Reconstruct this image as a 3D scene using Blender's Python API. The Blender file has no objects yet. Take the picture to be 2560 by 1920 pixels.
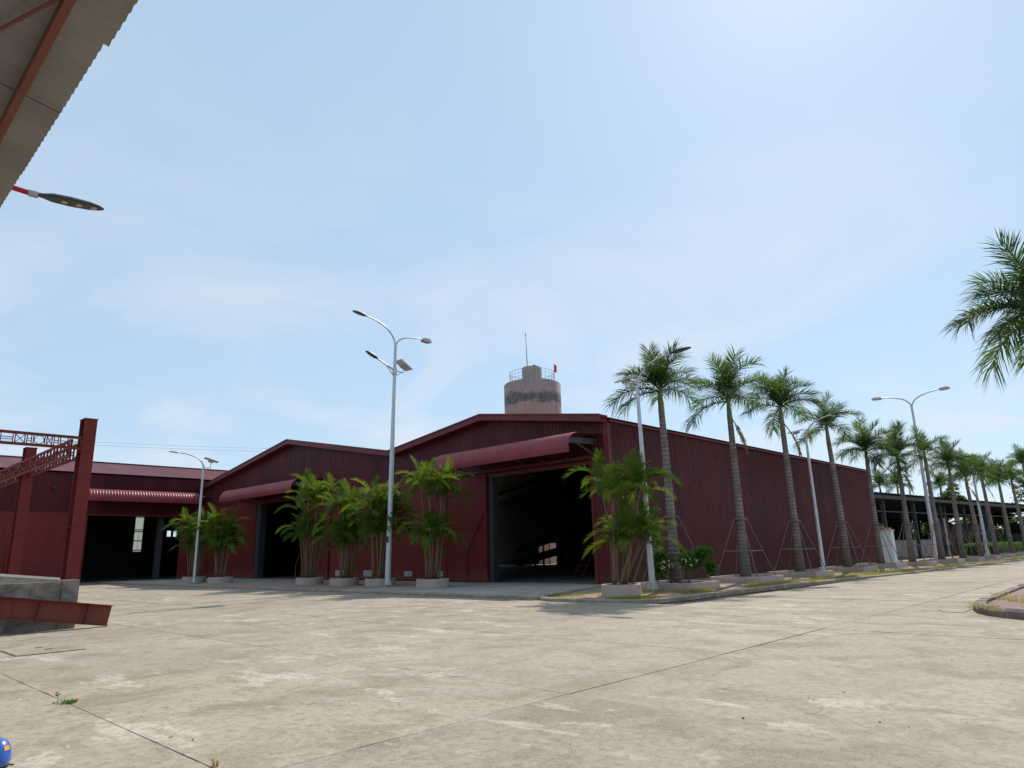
import bpy, math, random
from mathutils import Vector, Matrix, noise as mnoise
R = math.radians
rnd = random.Random(7)
scene = bpy.context.scene
COL = scene.collection

# ------------------------------------------------------------------ camera
F_PX, YAW, PITCH, ROLL = 1716.0, R(-43.52), R(13.757), R(-1.458)
fw = Vector((math.sin(YAW) * math.cos(PITCH), math.cos(YAW) * math.cos(PITCH), math.sin(PITCH)))
rt = Vector((math.cos(YAW), -math.sin(YAW), 0))
up = rt.cross(fw)
r2 = rt * math.cos(ROLL) + up * math.sin(ROLL)
u2 = -rt * math.sin(ROLL) + up * math.cos(ROLL)
cam = bpy.data.cameras.new('camera')
cam.sensor_width = 36.0
cam.lens = F_PX / 2560 * 36.0
cam.clip_start, cam.clip_end = 0.05, 5000
camo = bpy.data.objects.new('camera', cam)
m = Matrix((r2, u2, -fw)).transposed().to_4x4()
m.translation = (0, 0, 1.6)
camo.matrix_world = m
COL.objects.link(camo)
scene.camera = camo

# ------------------------------------------------------------------ sky, sun, exposure
SUN_HEAD, SUN_EL = R(-16), R(45.5)
world = bpy.data.worlds.new('World')
scene.world = world
world.use_nodes = True
wt = world.node_tree
wt.nodes.clear()


def wn(t, **k):
    n = wt.nodes.new(t)
    for a, b in k.items():
        setattr(n, a, b)
    return n


sky = wn('ShaderNodeTexSky', sky_type='NISHITA', sun_disc=False, sun_elevation=SUN_EL, sun_rotation=SUN_HEAD,
         altitude=10, air_density=1.0, dust_density=0.45, ozone_density=1.0)
bg = wn('ShaderNodeBackground')
bg.inputs['Strength'].default_value = 0.125
wout = wn('ShaderNodeOutputWorld')
tc = wn('ShaderNodeTexCoord')
sep = wn('ShaderNodeSeparateXYZ')
wt.links.new(tc.outputs['Generated'], sep.inputs[0])
# flatten the dome into a cloud layer: direction.xy / (z + small)
dz = wn('ShaderNodeMath', operation='ADD')
wt.links.new(sep.outputs['Z'], dz.inputs[0])
dz.inputs[1].default_value = 0.22
vx = wn('ShaderNodeMath', operation='DIVIDE')
vy = wn('ShaderNodeMath', operation='DIVIDE')
wt.links.new(sep.outputs['X'], vx.inputs[0]); wt.links.new(dz.outputs[0], vx.inputs[1])
wt.links.new(sep.outputs['Y'], vy.inputs[0]); wt.links.new(dz.outputs[0], vy.inputs[1])
cmb = wn('ShaderNodeCombineXYZ')
wt.links.new(vx.outputs[0], cmb.inputs[0]); wt.links.new(vy.outputs[0], cmb.inputs[1])
big = wn('ShaderNodeTexNoise')
big.inputs['Scale'].default_value = 1.5
big.inputs['Detail'].default_value = 7
big.inputs['Roughness'].default_value = 0.55
big.inputs['Distortion'].default_value = 0.5
mp = wn('ShaderNodeMapping')
mp.inputs['Location'].default_value = (5.2, 0.3, 0)
wt.links.new(cmb.outputs[0], mp.inputs[0]); wt.links.new(mp.outputs[0], big.inputs['Vector'])
rampc = wn('ShaderNodeValToRGB')
rampc.color_ramp.elements[0].position = 0.45
rampc.color_ramp.elements[1].position = 0.66
rampc.color_ramp.elements[1].color = (.68, .68, .68, 1)
wt.links.new(big.outputs['Fac'], rampc.inputs[0])
# clouds get denser low down
low = wn('ShaderNodeMapRange')
low.inputs['From Min'].default_value = 0.62; low.inputs['From Max'].default_value = 0.06
low.inputs['To Min'].default_value = 0.10; low.inputs['To Max'].default_value = 1.0
wt.links.new(sep.outputs['Z'], low.inputs['Value'])
cm = wn('ShaderNodeMath', operation='MULTIPLY')
wt.links.new(rampc.outputs[0], cm.inputs[0]); wt.links.new(low.outputs[0], cm.inputs[1])
mixv = wn('ShaderNodeMix', data_type='RGBA')           # an even thin veil of high haze
mixv.inputs['Factor'].default_value = 0.70
wt.links.new(sky.outputs[0], mixv.inputs[6])
mixv.inputs[7].default_value = (4.45, 6.0, 7.65, 1)
mixc = wn('ShaderNodeMix', data_type='RGBA')
wt.links.new(cm.outputs[0], mixc.inputs['Factor'])
wt.links.new(mixv.outputs[2], mixc.inputs[6])
mixc.inputs[7].default_value = (6.7, 6.9, 7.3, 1)
wt.links.new(mixc.outputs[2], bg.inputs['Color'])
wt.links.new(bg.outputs[0], wout.inputs['Surface'])

sun = bpy.data.lights.new('sun', 'SUN')
sun.energy = 4.7
sun.angle = R(0.55)
sun.color = (1.0, 0.93, 0.82)
suno = bpy.data.objects.new('sun', sun)
sd = Vector((math.sin(SUN_HEAD) * math.cos(SUN_EL), math.cos(SUN_HEAD) * math.cos(SUN_EL), math.sin(SUN_EL)))
suno.rotation_euler = sd.to_track_quat('Z', 'Y').to_euler()
COL.objects.link(suno)

vs = scene.view_settings
vs.view_transform = 'Standard'
vs.look = 'None'
vs.exposure = 0.0
vs.gamma = 1.0
vs.use_curve_mapping = False
scene.render.engine = 'CYCLES'
scene.cycles.max_bounces = 7
scene.cycles.diffuse_bounces = 4
scene.cycles.transparent_max_bounces = 6
scene.cycles.use_denoising = True

# ------------------------------------------------------------------ materials
MATS = {}


class NT:
    def __init__(s, name):
        s.m = bpy.data.materials.new(name)
        s.m.use_nodes = True
        s.t = s.m.node_tree
        s.b = s.t.nodes['Principled BSDF']
        s.out = s.t.nodes['Material Output']
        MATS[name] = s.m

    def n(s, t, **k):
        x = s.t.nodes.new(t)
        for a, b in k.items():
            setattr(x, a, b)
        return x

    def l(s, a, b):
        s.t.links.new(a, b)

    def pos(s, scale=(1, 1, 1), obj=False):
        if obj:
            g = s.n('ShaderNodeTexCoord').outputs['Object']
        else:
            g = s.n('ShaderNodeNewGeometry').outputs['Position']
        mp_ = s.n('ShaderNodeMapping')
        mp_.inputs['Scale'].default_value = scale
        s.l(g, mp_.inputs[0])
        return mp_.outputs[0]

    def noise(s, vec, scale, detail=4, rough=.55, dist=0):
        x = s.n('ShaderNodeTexNoise')
        x.inputs['Scale'].default_value = scale
        x.inputs['Detail'].default_value = detail
        x.inputs['Roughness'].default_value = rough
        x.inputs['Distortion'].default_value = dist
        s.l(vec, x.inputs['Vector'])
        return x.outputs['Fac']

    def ramp(s, fac, a, b, lo=0.0, hi=1.0):
        x = s.n('ShaderNodeMapRange')
        x.inputs['From Min'].default_value = a
        x.inputs['From Max'].default_value = b
        x.inputs['To Min'].default_value = lo
        x.inputs['To Max'].default_value = hi
        s.l(fac, x.inputs['Value'])
        return x.outputs[0]

    def mix(s, fac, a, b, mode='MIX'):
        x = s.n('ShaderNodeMix', data_type='RGBA', blend_type=mode)
        for sock, v in ((x.inputs['Factor'], fac), (x.inputs[6], a), (x.inputs[7], b)):
            if hasattr(v, 'is_output'):
                s.l(v, sock)
            elif isinstance(v, (int, float)):
                sock.default_value = v
            else:
                sock.default_value = (*v, 1)
        return x.outputs[2]

    def math(s, op, a, b):
        x = s.n('ShaderNodeMath', operation=op)
        for sock, v in ((x.inputs[0], a), (x.inputs[1], b)):
            if hasattr(v, 'is_output'):
                s.l(v, sock)
            else:
                sock.default_value = v
        return x.outputs[0]

    def color(s, c):
        if hasattr(c, 'is_output'):
            s.l(c, s.b.inputs['Base Color'])
        else:
            s.b.inputs['Base Color'].default_value = (*c, 1)

    def rough(s, r):
        if hasattr(r, 'is_output'):
            s.l(r, s.b.inputs['Roughness'])
        else:
            s.b.inputs['Roughness'].default_value = r

    def bump(s, h, strength=.3, dist=.01):
        x = s.n('ShaderNodeBump')
        x.inputs['Strength'].default_value = strength
        x.inputs['Distance'].default_value = dist
        s.l(h, x.inputs['Height'])
        s.l(x.outputs[0], s.b.inputs['Normal'])

    def rand(s):
        return s.n('ShaderNodeObjectInfo').outputs['Random']


def mat_plain(name, c, rough=.6, var=.12, scale=6, metal=0, spec=.5, rnd_amt=0.0):
    t = NT(name)
    nz = t.noise(t.pos(), scale, 5)
    k = t.ramp(nz, .3, .7, 1 - var, 1 + var)
    if rnd_amt:
        k = t.math('MULTIPLY', k, t.ramp(t.rand(), 0, 1, 1 - rnd_amt, 1 + rnd_amt))
    col = t.n('ShaderNodeVectorMath', operation='SCALE')
    col.inputs[0].default_value = c
    t.l(k, col.inputs['Scale'])
    t.color(col.outputs[0])
    t.rough(rough)
    t.b.inputs['Metallic'].default_value = metal
    t.b.inputs['Specular IOR Level'].default_value = spec
    return t


# --- concrete of the yard
t = NT('yard_concrete')
P = t.pos()
big_n = t.noise(P, .22, 6, .6, .4)
mid_n = t.noise(P, 1.1, 8, .66, .6)
fin_n = t.noise(P, 9, 8, .72)
gr_n = t.noise(P, 70, 3, .6)
base = t.mix(t.ramp(big_n, .32, .68), (.300, .242, .184), (.400, .340, .268))
base = t.mix(t.ramp(mid_n, .47, .64, 0, .75), base, (.205, .155, .105))             # brown dirt
pale = t.math('MULTIPLY', t.ramp(t.noise(t.pos((.6, 1.3, 1)), .95, 9, .68, .25), .56, .60), t.ramp(t.noise(P, .16, 3, .5), .44, .53))
base = t.mix(t.math('MULTIPLY', pale, .62), base, (.55, .495, .405))                         # scoured pale patches
base = t.mix(t.ramp(fin_n, .46, .62, 0, .62), base, (.19, .148, .105))               # grit
blk = t.math('MULTIPLY', t.ramp(t.noise(P, 22, 4, .7), .56, .63), t.ramp(mid_n, .44, .56))
base = t.mix(t.math('MULTIPLY', blk, .6), base, (.12, .10, .08))
base = t.mix(t.ramp(gr_n, .48, .66, 0, .45), base, (.50, .435, .345))
wp = t.n('ShaderNodeVectorMath', operation='ADD')
wsc = t.n('ShaderNodeVectorMath', operation='SCALE'); wsc.inputs['Scale'].default_value = 1.6
nzc = t.n('ShaderNodeTexNoise'); nzc.inputs['Scale'].default_value = .8; nzc.inputs['Detail'].default_value = 6
t.l(P, nzc.inputs['Vector']); t.l(nzc.outputs['Color'], wsc.inputs[0]); t.l(P, wp.inputs[0]); t.l(wsc.outputs[0], wp.inputs[1])
vor = t.n('ShaderNodeTexVoronoi', feature='DISTANCE_TO_EDGE'); vor.inputs['Scale'].default_value = .16
t.l(wp.outputs[0], vor.inputs['Vector'])
crack = t.math('MULTIPLY', t.ramp(vor.outputs['Distance'], .0009, .0022, 1, 0), t.ramp(t.noise(P, .35, 3), .5, .56))
base = t.mix(t.math('MULTIPLY', crack, .4), base, (.07, .055, .04))
k = t.ramp(t.rand(), 0, 1, .93, 1.05)
sc_ = t.n('ShaderNodeVectorMath', operation='SCALE')
t.l(base, sc_.inputs[0]); t.l(k, sc_.inputs['Scale'])
t.color(sc_.outputs[0])
t.rough(.88)
t.b.inputs['Specular IOR Level'].default_value = .25
t.bump(t.math('ADD', t.math('MULTIPLY', fin_n, .5), t.math('MULTIPLY', gr_n, .5)), .6, .02)

# --- pavement / ramp concrete, greyer
t = NT('apron_concrete')
P = t.pos()
b = t.mix(t.ramp(t.noise(P, .5, 7, .6, .4), .33, .68), (.30, .26, .22), (.46, .41, .35))
b = t.mix(t.ramp(t.noise(P, 6, 8, .7), .55, .8, 0, .6), b, (.17, .14, .12))
t.color(b); t.rough(.9); t.bump(t.noise(P, 14, 6, .7), .4, .012)

t = NT('dirt')
P = t.pos()
b = t.mix(t.ramp(t.noise(P, .15, 7, .6), .35, .66), (.27, .20, .135), (.36, .29, .20))
t.color(b); t.rough(.95)

t = NT('joint_dirt')
P = t.pos()
t.color(t.mix(t.noise(P, 3, 4), (.075, .06, .043), (.16, .13, .095))); t.rough(1)

# --- red block paving of the planting strips with dirt over it
t = NT('strip_paving')
P = t.pos()
br = t.n('ShaderNodeTexBrick')
br.inputs['Scale'].default_value = 1.0
br.inputs['Brick Width'].default_value = .24
br.inputs['Row Height'].default_value = .12
br.inputs['Mortar Size'].default_value = .008
br.inputs['Color1'].default_value = (.30, .17, .15, 1)
br.inputs['Color2'].default_value = (.38, .22, .19, 1)
br.inputs['Mortar'].default_value = (.10, .08, .07, 1)
t.l(P, br.inputs['Vector'])
b = t.mix(t.ramp(t.noise(P, .9, 7, .65, .5), .42, .62), br.outputs['Color'], (.40, .30, .20))
b = t.mix(t.ramp(t.noise(P, 4, 6, .7), .55, .75, 0, .7), b, (.16, .14, .07))
t.color(b); t.rough(.95); t.bump(t.noise(P, 12, 5, .7), .5, .015)

t = NT('island_paving')
P = t.pos()
b = t.mix(t.ramp(t.noise(P, 1.3, 6, .6), .35, .65), (.20, .115, .115), (.30, .18, .17))
b = t.mix(t.ramp(t.noise(P, .9, 7, .65, .5), .52, .68, 0, .8), b, (.30, .22, .15))
b = t.mix(t.ramp(t.noise(P, 5, 6, .7), .52, .66, 0, .7), b, (.10, .085, .05))
t.color(b); t.rough(.95); t.bump(t.noise(P, 9, 6, .7), .7, .03)

# --- kerb / planter
t = NT('kerb_concrete')
P = t.pos()
b = t.mix(t.ramp(t.noise(P, 2.2, 7, .65), .35, .7), (.36, .30, .225), (.21, .175, .13))
b = t.mix(t.ramp(t.noise(P, 11, 6, .7), .6, .75, 0, .8), b, (.10, .09, .07))
t.color(b); t.rough(.92); t.bump(t.noise(P, 18, 5, .7), .5, .012)
t = NT('kerb_dark')
P = t.pos()
b = t.mix(t.ramp(t.noise(P, 2.0, 7, .65), .35, .7), (.24, .18, .15), (.13, .10, .085))
t.color(b); t.rough(.92); t.bump(t.noise(P, 14, 5, .7), .5, .012)
t = NT('planter_plaster')
P = t.pos()
b = t.mix(t.ramp(t.noise(P, 1.7, 7, .65), .40, .72), (.46, .365, .32), (.36, .29, .25))
b = t.mix(t.ramp(t.noise(t.pos((1, 1, .35)), 9, 6, .7), .6, .78, 0, .7), b, (.24, .20, .17))
t.color(b); t.rough(.9)
mat_plain('pale_sunlit_top', (.70, .66, .60), .9, .12, 4)  # paler than the wall: sun on its top put into the colour
mat_plain('soil', (.055, .042, .03), .98, .3, 12)

# --- painted corrugated sheet
def sheet_mat(name, c, dust, rough=.42, tint=.09):
    t = NT(name)
    P = t.pos()
    k = t.math('MULTIPLY', t.ramp(t.rand(), 0, 1, 1 - tint, 1 + tint), t.ramp(t.noise(P, .55, 6, .6), .3, .7, .9, 1.1))
    s_ = t.n('ShaderNodeVectorMath', operation='SCALE')
    s_.inputs[0].default_value = c
    t.l(k, s_.inputs['Scale'])
    d = t.ramp(t.noise(t.pos((2.5, 2.5, .25)), 2.0, 7, .65), .50, .82, 0, .45)
    b = t.mix(d, s_.outputs[0], dust)
    sz = t.n('ShaderNodeSeparateXYZ'); t.l(P, sz.inputs[0])
    splash = t.ramp(t.math('ADD', sz.outputs['Z'], t.ramp(t.noise(t.pos((3, 3, .6)), 1.6, 6, .7), .25, .75, -.55, .45)), .25, .75, .55, 0)
    b = t.mix(splash, b, (dust[0] * .75 + .03, dust[1] * .8 + .035, dust[2] * .7 + .02))      # mud splashed along the foot
    zf = t.math('FRACT', t.math('MULTIPLY', sz.outputs['Z'], 1 / 1.35), 0.0)
    row = t.math('MULTIPLY', t.math('LESS_THAN', zf, .022), t.ramp(t.noise(t.pos((9, 9, 1)), 2.0, 3), .42, .55))
    b = t.mix(t.math('MULTIPLY', row, .5), b, (.05, .02, .018))       # rows of fixing screws
    rust = t.math('MULTIPLY', t.ramp(t.noise(t.pos((5, 5, .16)), 2.2, 6, .7), .60, .70), t.ramp(t.noise(P, .7, 3), .45, .6))
    b = t.mix(t.math('MULTIPLY', rust, .45), b, (.07, .028, .018))
    t.color(b)
    t.rough(t.ramp(t.noise(P, 3, 5), .3, .7, rough - .06, rough + .12))
    t.b.inputs['Specular IOR Level'].default_value = .2
    return t


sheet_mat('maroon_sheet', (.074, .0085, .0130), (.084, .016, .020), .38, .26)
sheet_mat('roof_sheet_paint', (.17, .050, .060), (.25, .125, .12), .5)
sheet_mat('awning_sheet', (.235, .045, .058), (.32, .11, .11), .4)
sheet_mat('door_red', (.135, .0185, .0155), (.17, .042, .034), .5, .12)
sheet_mat('bounce_lit_red', (.165, .022, .019), (.22, .05, .04), .5, .08)  # door_red made brighter, standing in for light bounced off the yard
sheet_mat('trim_maroon', (.15, .032, .042), (.21, .08, .08), .4)
sheet_mat('primer_steel', (.155, .023, .019), (.175, .038, .030), .55, .08)
sheet_mat('pipe_red', (.34, .02, .035), (.45, .10, .10), .35)
mat_plain('jamb_steel', (.038, .043, .052), .5, .12, 4)
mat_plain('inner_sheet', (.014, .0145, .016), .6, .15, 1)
mat_plain('inner_floor', (.17, .17, .17), .75, .2, .6)
mat_plain('dark_machine', (.02, .022, .025), .6, .2, 2)
mat_plain('vent_grey', (.33, .32, .31), .7, .2, 5)
mat_plain('pole_grey', (.50, .53, .56), .42, .10, 3, metal=.25)
mat_plain('lamp_dark', (.035, .037, .042), .45, .1, 9)
mat_plain('lamp_pale', (.42, .40, .38), .5, .1, 9)
mat_plain('lens', (.42, .38, .26), .3, .08, 9)
mat_plain('panel_blue', (.02, .03, .06), .2, .1, 9)
mat_plain('panel_back', (.68, .66, .62), .5, .1, 5)
mat_plain('support_pole', (.15, .125, .115), .7, .15, 6)
mat_plain('rail_steel', (.34, .34, .33), .6, .1, 5)
mat_plain('mast_steel', (.12, .13, .13), .6, .1, 5)
mat_plain('flag_red', (.75, .03, .03), .8, .08, 5)
mat_plain('wire', (.12, .12, .12), .7, .05, 1)
mat_plain('white_paint', (.74, .75, .76), .55, .08, 2.5)
mat_plain('pink_wall', (.60, .48, .44), .9, .12, 1.2)
mat_plain('brick_raw', (.42, .21, .13), .9, .2, 9)
mat_plain('shed_dark', (.035, .037, .042), .6, .15, 1.5)
mat_plain('tank_steel', (.75, .77, .80), .3, .06, 3, metal=.4)
mat_plain('house_roof', (.46, .34, .30), .8, .12, 2)
mat_plain('stone_bit', (.10, .085, .07), .95, .3, 30)
mat_plain('canopy_sheet', (.275, .275, .272), .8, .2, 1.5)
mat_plain('helmet_blue', (.025, .11, .48), .28, .06, 4)
MATS['helmet_blue'].node_tree.nodes['Principled BSDF'].inputs['Coat Weight'].default_value = .4
mat_plain('helmet_orange', (.85, .32, .02), .3, .05, 6)
mat_plain('helmet_black', (.02, .02, .022), .6, .05, 6)

t = NT('canopy_rust')
P = t.pos()
t.color(t.mix(t.ramp(t.noise(P, 5, 7, .7), .35, .7), (.21, .062, .048), (.14, .045, .036))); t.rough(.7)

# --- old stained concrete wall
t = NT('old_wall')
P = t.pos()
b = t.mix(t.ramp(t.noise(P, 1.9, 7, .62, .4), .38, .62), (.36, .325, .29), (.15, .13, .115))
b = t.mix(t.ramp(t.noise(P, 12, 7, .7), .55, .72, 0, .7), b, (.08, .07, .06))
t.color(b); t.rough(.92); t.bump(t.noise(P, 16, 7, .7), .6, .015)

# --- water tower: pink render, weathered grey and black bands
t = NT('tower_render')
P = t.pos()
z = t.n('ShaderNodeSeparateXYZ'); t.l(P, z.inputs[0])
wob = t.ramp(t.noise(t.pos((.45, .45, .9)), 1.1, 8, .72), .25, .75, -.8, .8)
zz = t.math('ADD', z.outputs['Z'], wob)
b = t.mix(t.ramp(t.noise(t.pos((1, 1, .3)), 1.6, 7, .65), .35, .7), (.37, .23, .19), (.42, .31, .27))
grey = t.mix(t.ramp(t.noise(t.pos((2, 2, .4)), 1.5, 7, .7), .35, .68), (.25, .225, .215), (.36, .31, .29))
dark = t.mix(t.ramp(t.noise(t.pos((2, 2, .4)), 2.0, 7, .72), .35, .72), (.075, .07, .078), (.20, .175, .17))
band = t.math('MULTIPLY', t.ramp(zz, 20.55, 20.95), t.ramp(zz, 22.5, 21.9))
b = t.mix(band, b, dark)
b = t.mix(t.ramp(zz, 22.95, 23.2), b, grey)
drip = t.math('MULTIPLY', t.ramp(t.noise(t.pos((2.6, 2.6, .12)), 1.3, 6, .7), .52, .68), .4)
b = t.mix(drip, b, grey)
b = t.mix(t.ramp(t.noise(t.pos((.8, .8, 1.2)), 1.5, 10, .75), .50, .62, 0, .45), b, (.24, .21, .20))
t.color(b); t.rough(.92); t.bump(t.noise(P, 3, 8, .7), .5, .05)

# --- palm trunk with ring scars
t = NT('palm_trunk')
P = t.pos(obj=True)
wv = t.n('ShaderNodeTexWave', wave_type='BANDS', bands_direction='Z')
wv.inputs['Scale'].default_value = 1.75
wv.inputs['Distortion'].default_value = 4.5
wv.inputs['Detail'].default_value = 4
wv.inputs['Detail Scale'].default_value = .6
t.l(P, wv.inputs['Vector'])
b = t.mix(t.ramp(t.noise(P, 2.2, 6, .6), .32, .68), (.26, .225, .205), (.13, .108, .094))
b = t.mix(t.ramp(wv.outputs['Fac'], .0, .34, .75, 0), b, (.075, .062, .055))
b = t.mix(t.ramp(t.noise(t.pos((1, 1, .5), obj=True), 6, 6, .7), .55, .75, 0, .6), b, (.13, .10, .085))
sx = t.n('ShaderNodeSeparateXYZ'); t.l(P, sx.inputs[0])
b = t.mix(t.ramp(t.math('ADD', sx.outputs['Z'], t.ramp(t.noise(P, 3, 5), .2, .8, -.6, .6)), .4, 1.6, .7, 0), b, (.09, .065, .05))
t.color(b); t.rough(.9); t.bump(wv.outputs['Fac'], .5, .02)
t = NT('crownshaft')
P = t.pos(obj=True)
t.color(t.mix(t.ramp(t.noise(t.pos((1, 1, .25), obj=True), 5, 5), .3, .7), (.10, .15, .045), (.18, .20, .07))); t.rough(.5)


def leaf_mat(name, c1, c2, dead=None, rough=.68, trans=.36):
    t = NT(name)
    P = t.pos()
    f = t.math('MULTIPLY', t.math('ADD', t.rand(), t.noise(P, 2.5, 3)), .5)
    b = t.mix(t.ramp(f, .25, .75), c1, c2)
    if dead:
        b = t.mix(t.ramp(t.noise(P, 1.6, 4, .6), .60, .75, 0, .8), b, dead)
    t.color(b)
    t.rough(rough)
    t.b.inputs['Specular IOR Level'].default_value = .16
    tr = t.n('ShaderNodeBsdfTranslucent')
    br_ = t.n('ShaderNodeVectorMath', operation='MULTIPLY')
    t.l(b, br_.inputs[0]); br_.inputs[1].default_value = (2.3, 2.3, .8)
    t.l(br_.outputs[0], tr.inputs['Color'])
    ms = t.n('ShaderNodeMixShader')
    ms.inputs[0].default_value = trans
    t.l(t.b.outputs[0], ms.inputs[1]); t.l(tr.outputs[0], ms.inputs[2])
    t.l(ms.outputs[0], t.out.inputs['Surface'])
    return t


leaf_mat('royal_leaf', (.026, .060, .022), (.062, .108, .034), (.11, .09, .04), trans=.38)
leaf_mat('areca_leaf', (.042, .088, .014), (.118, .158, .024), (.17, .13, .04))
leaf_mat('bush_leaf', (.045, .105, .022), (.085, .16, .035))
leaf_mat('tree_leaf', (.035, .065, .022), (.075, .105, .04))
leaf_mat('pine_leaf', (.035, .055, .028), (.06, .08, .045))
leaf_mat('hedge_leaf', (.035, .085, .018), (.075, .13, .03))
leaf_mat('grass_blade', (.11, .13, .03), (.26, .24, .085), (.36, .29, .13))
leaf_mat('lawn_blade', (.06, .12, .025), (.12, .19, .04))
leaf_mat('dead_leaf', (.11, .075, .04), (.18, .13, .075))
mat_plain('flower_pale', (.75, .62, .45), .6, .15, 9)
t = NT('areca_stem')
P = t.pos()
wv = t.n('ShaderNodeTexWave', wave_type='BANDS', bands_direction='Z')
wv.inputs['Scale'].default_value = 3.2
t.l(P, wv.inputs['Vector'])
b = t.mix(t.rand(), (.16, .095, .045), (.15, .115, .038))
b = t.mix(t.ramp(wv.outputs['Fac'], 0, .25, .7, 0), b, (.14, .10, .06))
t.color(b); t.rough(.6)
mat_plain('bark', (.13, .10, .08), .95, .3, 4)

# translucent daylight panel in the far wall
t = NT('skylight_panel')
t.color((.75, .78, .74)); t.rough(.6)
tr = t.n('ShaderNodeBsdfTranslucent'); tr.inputs['Color'].default_value = (.82, .86, .80, 1)
ms = t.n('ShaderNodeMixShader'); ms.inputs[0].default_value = .75
t.l(t.b.outputs[0], ms.inputs[1]); t.l(tr.outputs[0], ms.inputs[2]); t.l(ms.outputs[0], t.out.inputs['Surface'])

# ------------------------------------------------------------------ mesh helpers
ORG = {}


class MB:
    def __init__(s):
        s.v = []
        s.f = []

    def quad(s, a, b, c, d):
        n = len(s.v); s.v += [tuple(a), tuple(b), tuple(c), tuple(d)]; s.f.append((n, n + 1, n + 2, n + 3)); return s

    def poly(s, pts):
        n = len(s.v); s.v += [tuple(p) for p in pts]; s.f.append(tuple(range(n, n + len(pts)))); return s

    def box(s, x0, x1, y0, y1, z0, z1):
        n = len(s.v)
        s.v += [(x0, y0, z0), (x1, y0, z0), (x1, y1, z0), (x0, y1, z0), (x0, y0, z1), (x1, y0, z1), (x1, y1, z1), (x0, y1, z1)]
        s.f += [tuple(n + i for i in q) for q in ((3, 2, 1, 0), (4, 5, 6, 7), (0, 1, 5, 4), (1, 2, 6, 5), (2, 3, 7, 6), (3, 0, 4, 7))]
        return s

    def bar(s, a, b, w, h, upv=(0, 0, 1)):
        """box beam from a to b, w across, h along up"""
        a, b = Vector(a), Vector(b)
        d = (b - a).normalized()
        u = Vector(upv)
        if abs(d.dot(u)) > .98:
            u = Vector((1, 0, 0))
        sd_ = d.cross(u).normalized()
        u = sd_.cross(d)
        n = len(s.v)
        for p in (a, b):
            for i, j in ((-1, -1), (1, -1), (1, 1), (-1, 1)):
                s.v.append(tuple(p + sd_ * (i * w / 2) + u * (j * h / 2)))
        s.f += [tuple(n + i for i in q) for q in ((3, 2, 1, 0), (4, 5, 6, 7), (0, 1, 5, 4), (1, 2, 6, 5), (2, 3, 7, 6), (3, 0, 4, 7))]
        return s

    def tube(s, path, rad, sides=8, cap=True):
        path = [Vector(p) for p in path]
        if not hasattr(rad, '__len__'):
            rad = [rad] * len(path)
        n0 = len(s.v)
        ref = None
        for i, p in enumerate(path):
            d = (path[min(i + 1, len(path) - 1)] - path[max(i - 1, 0)]).normalized()
            if ref is None:
                ref = Vector((1, 0, 0)) if abs(d.x) < .9 else Vector((0, 1, 0))
            a = (ref - d * ref.dot(d)).normalized()
            b_ = d.cross(a)
            ref = a
            for k in range(sides):
                an = 2 * math.pi * k / sides
                s.v.append(tuple(p + (a * math.cos(an) + b_ * math.sin(an)) * rad[i]))
        for i in range(len(path) - 1):
            for k in range(sides):
                q = n0 + i * sides
                s.f.append((q + k, q + (k + 1) % sides, q + sides + (k + 1) % sides, q + sides + k))
        if cap:
            s.f.append(tuple(n0 + k for k in reversed(range(sides))))
            q = n0 + (len(path) - 1) * sides
            s.f.append(tuple(q + k for k in range(sides)))
        return s

    def lathe(s, prof, c, sides=48):
        """prof: (r, z) list, around the vertical through c"""
        n0 = len(s.v)
        for r, z in prof:
            for k in range(sides):
                an = 2 * math.pi * k / sides
                s.v.append((c[0] + r * math.cos(an), c[1] + r * math.sin(an), c[2] + z))
        for i in range(len(prof) - 1):
            for k in range(sides):
                q = n0 + i * sides
                s.f.append((q + k, q + (k + 1) % sides, q + sides + (k + 1) % sides, q + sides + k))
        return s

    def prism(s, pts, z0, z1):
        """vertical prism over a polygon of (x, y)"""
        n = len(s.v); k = len(pts)
        s.v += [(p[0], p[1], z0) for p in pts] + [(p[0], p[1], z1) for p in pts]
        s.f.append(tuple(n + k + i for i in range(k)))
        s.f.append(tuple(n + i for i in reversed(range(k))))
        for i in range(k):
            s.f.append((n + i, n + (i + 1) % k, n + k + (i + 1) % k, n + k + i))
        return s


def mesh(name, mb, mat_, org=(0, 0, 0), smooth=False):
    me = bpy.data.meshes.new(name)
    me.from_pydata([(x - org[0], y - org[1], z_ - org[2]) for x, y, z_ in mb.v], [], mb.f)
    me.materials.append(MATS[mat_])
    if smooth:
        me.polygons.foreach_set('use_smooth', [True] * len(me.polygons))
        if smooth != True:
            me.set_sharp_from_angle(angle=R(smooth))
    me.update()
    return me


def link(o, parent=None):
    COL.objects.link(o)
    if parent is not None:
        o.parent = parent
    return o


def tag(o, label=None, cat=None, group=None, kind=None):
    if label: o['label'] = label
    if cat: o['category'] = cat
    if group: o['group'] = group
    if kind: o['kind'] = kind
    return o


def thing(name, label, cat, loc=(0, 0, 0), group=None, kind=None):
    o = bpy.data.objects.new(name, None)
    o.empty_display_size = .2
    o.location = loc
    ORG[o] = tuple(loc)
    link(o)
    return tag(o, label, cat, group, kind)


def part(name, mb, mat_, parent, smooth=False):
    """mb in world coordinates; becomes a child whose origin is its parent's origin"""
    org = ORG[parent]
    o = bpy.data.objects.new(name, mesh(name, mb, mat_, org, smooth))
    ORG[o] = org
    return link(o, parent)


def solo(name, mb, mat_, base=(0, 0, 0), smooth=False, **kw):
    o = bpy.data.objects.new(name, mesh(name, mb, mat_, base, smooth))
    o.location = base
    ORG[o] = tuple(base)
    link(o)
    return tag(o, **kw)


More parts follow.
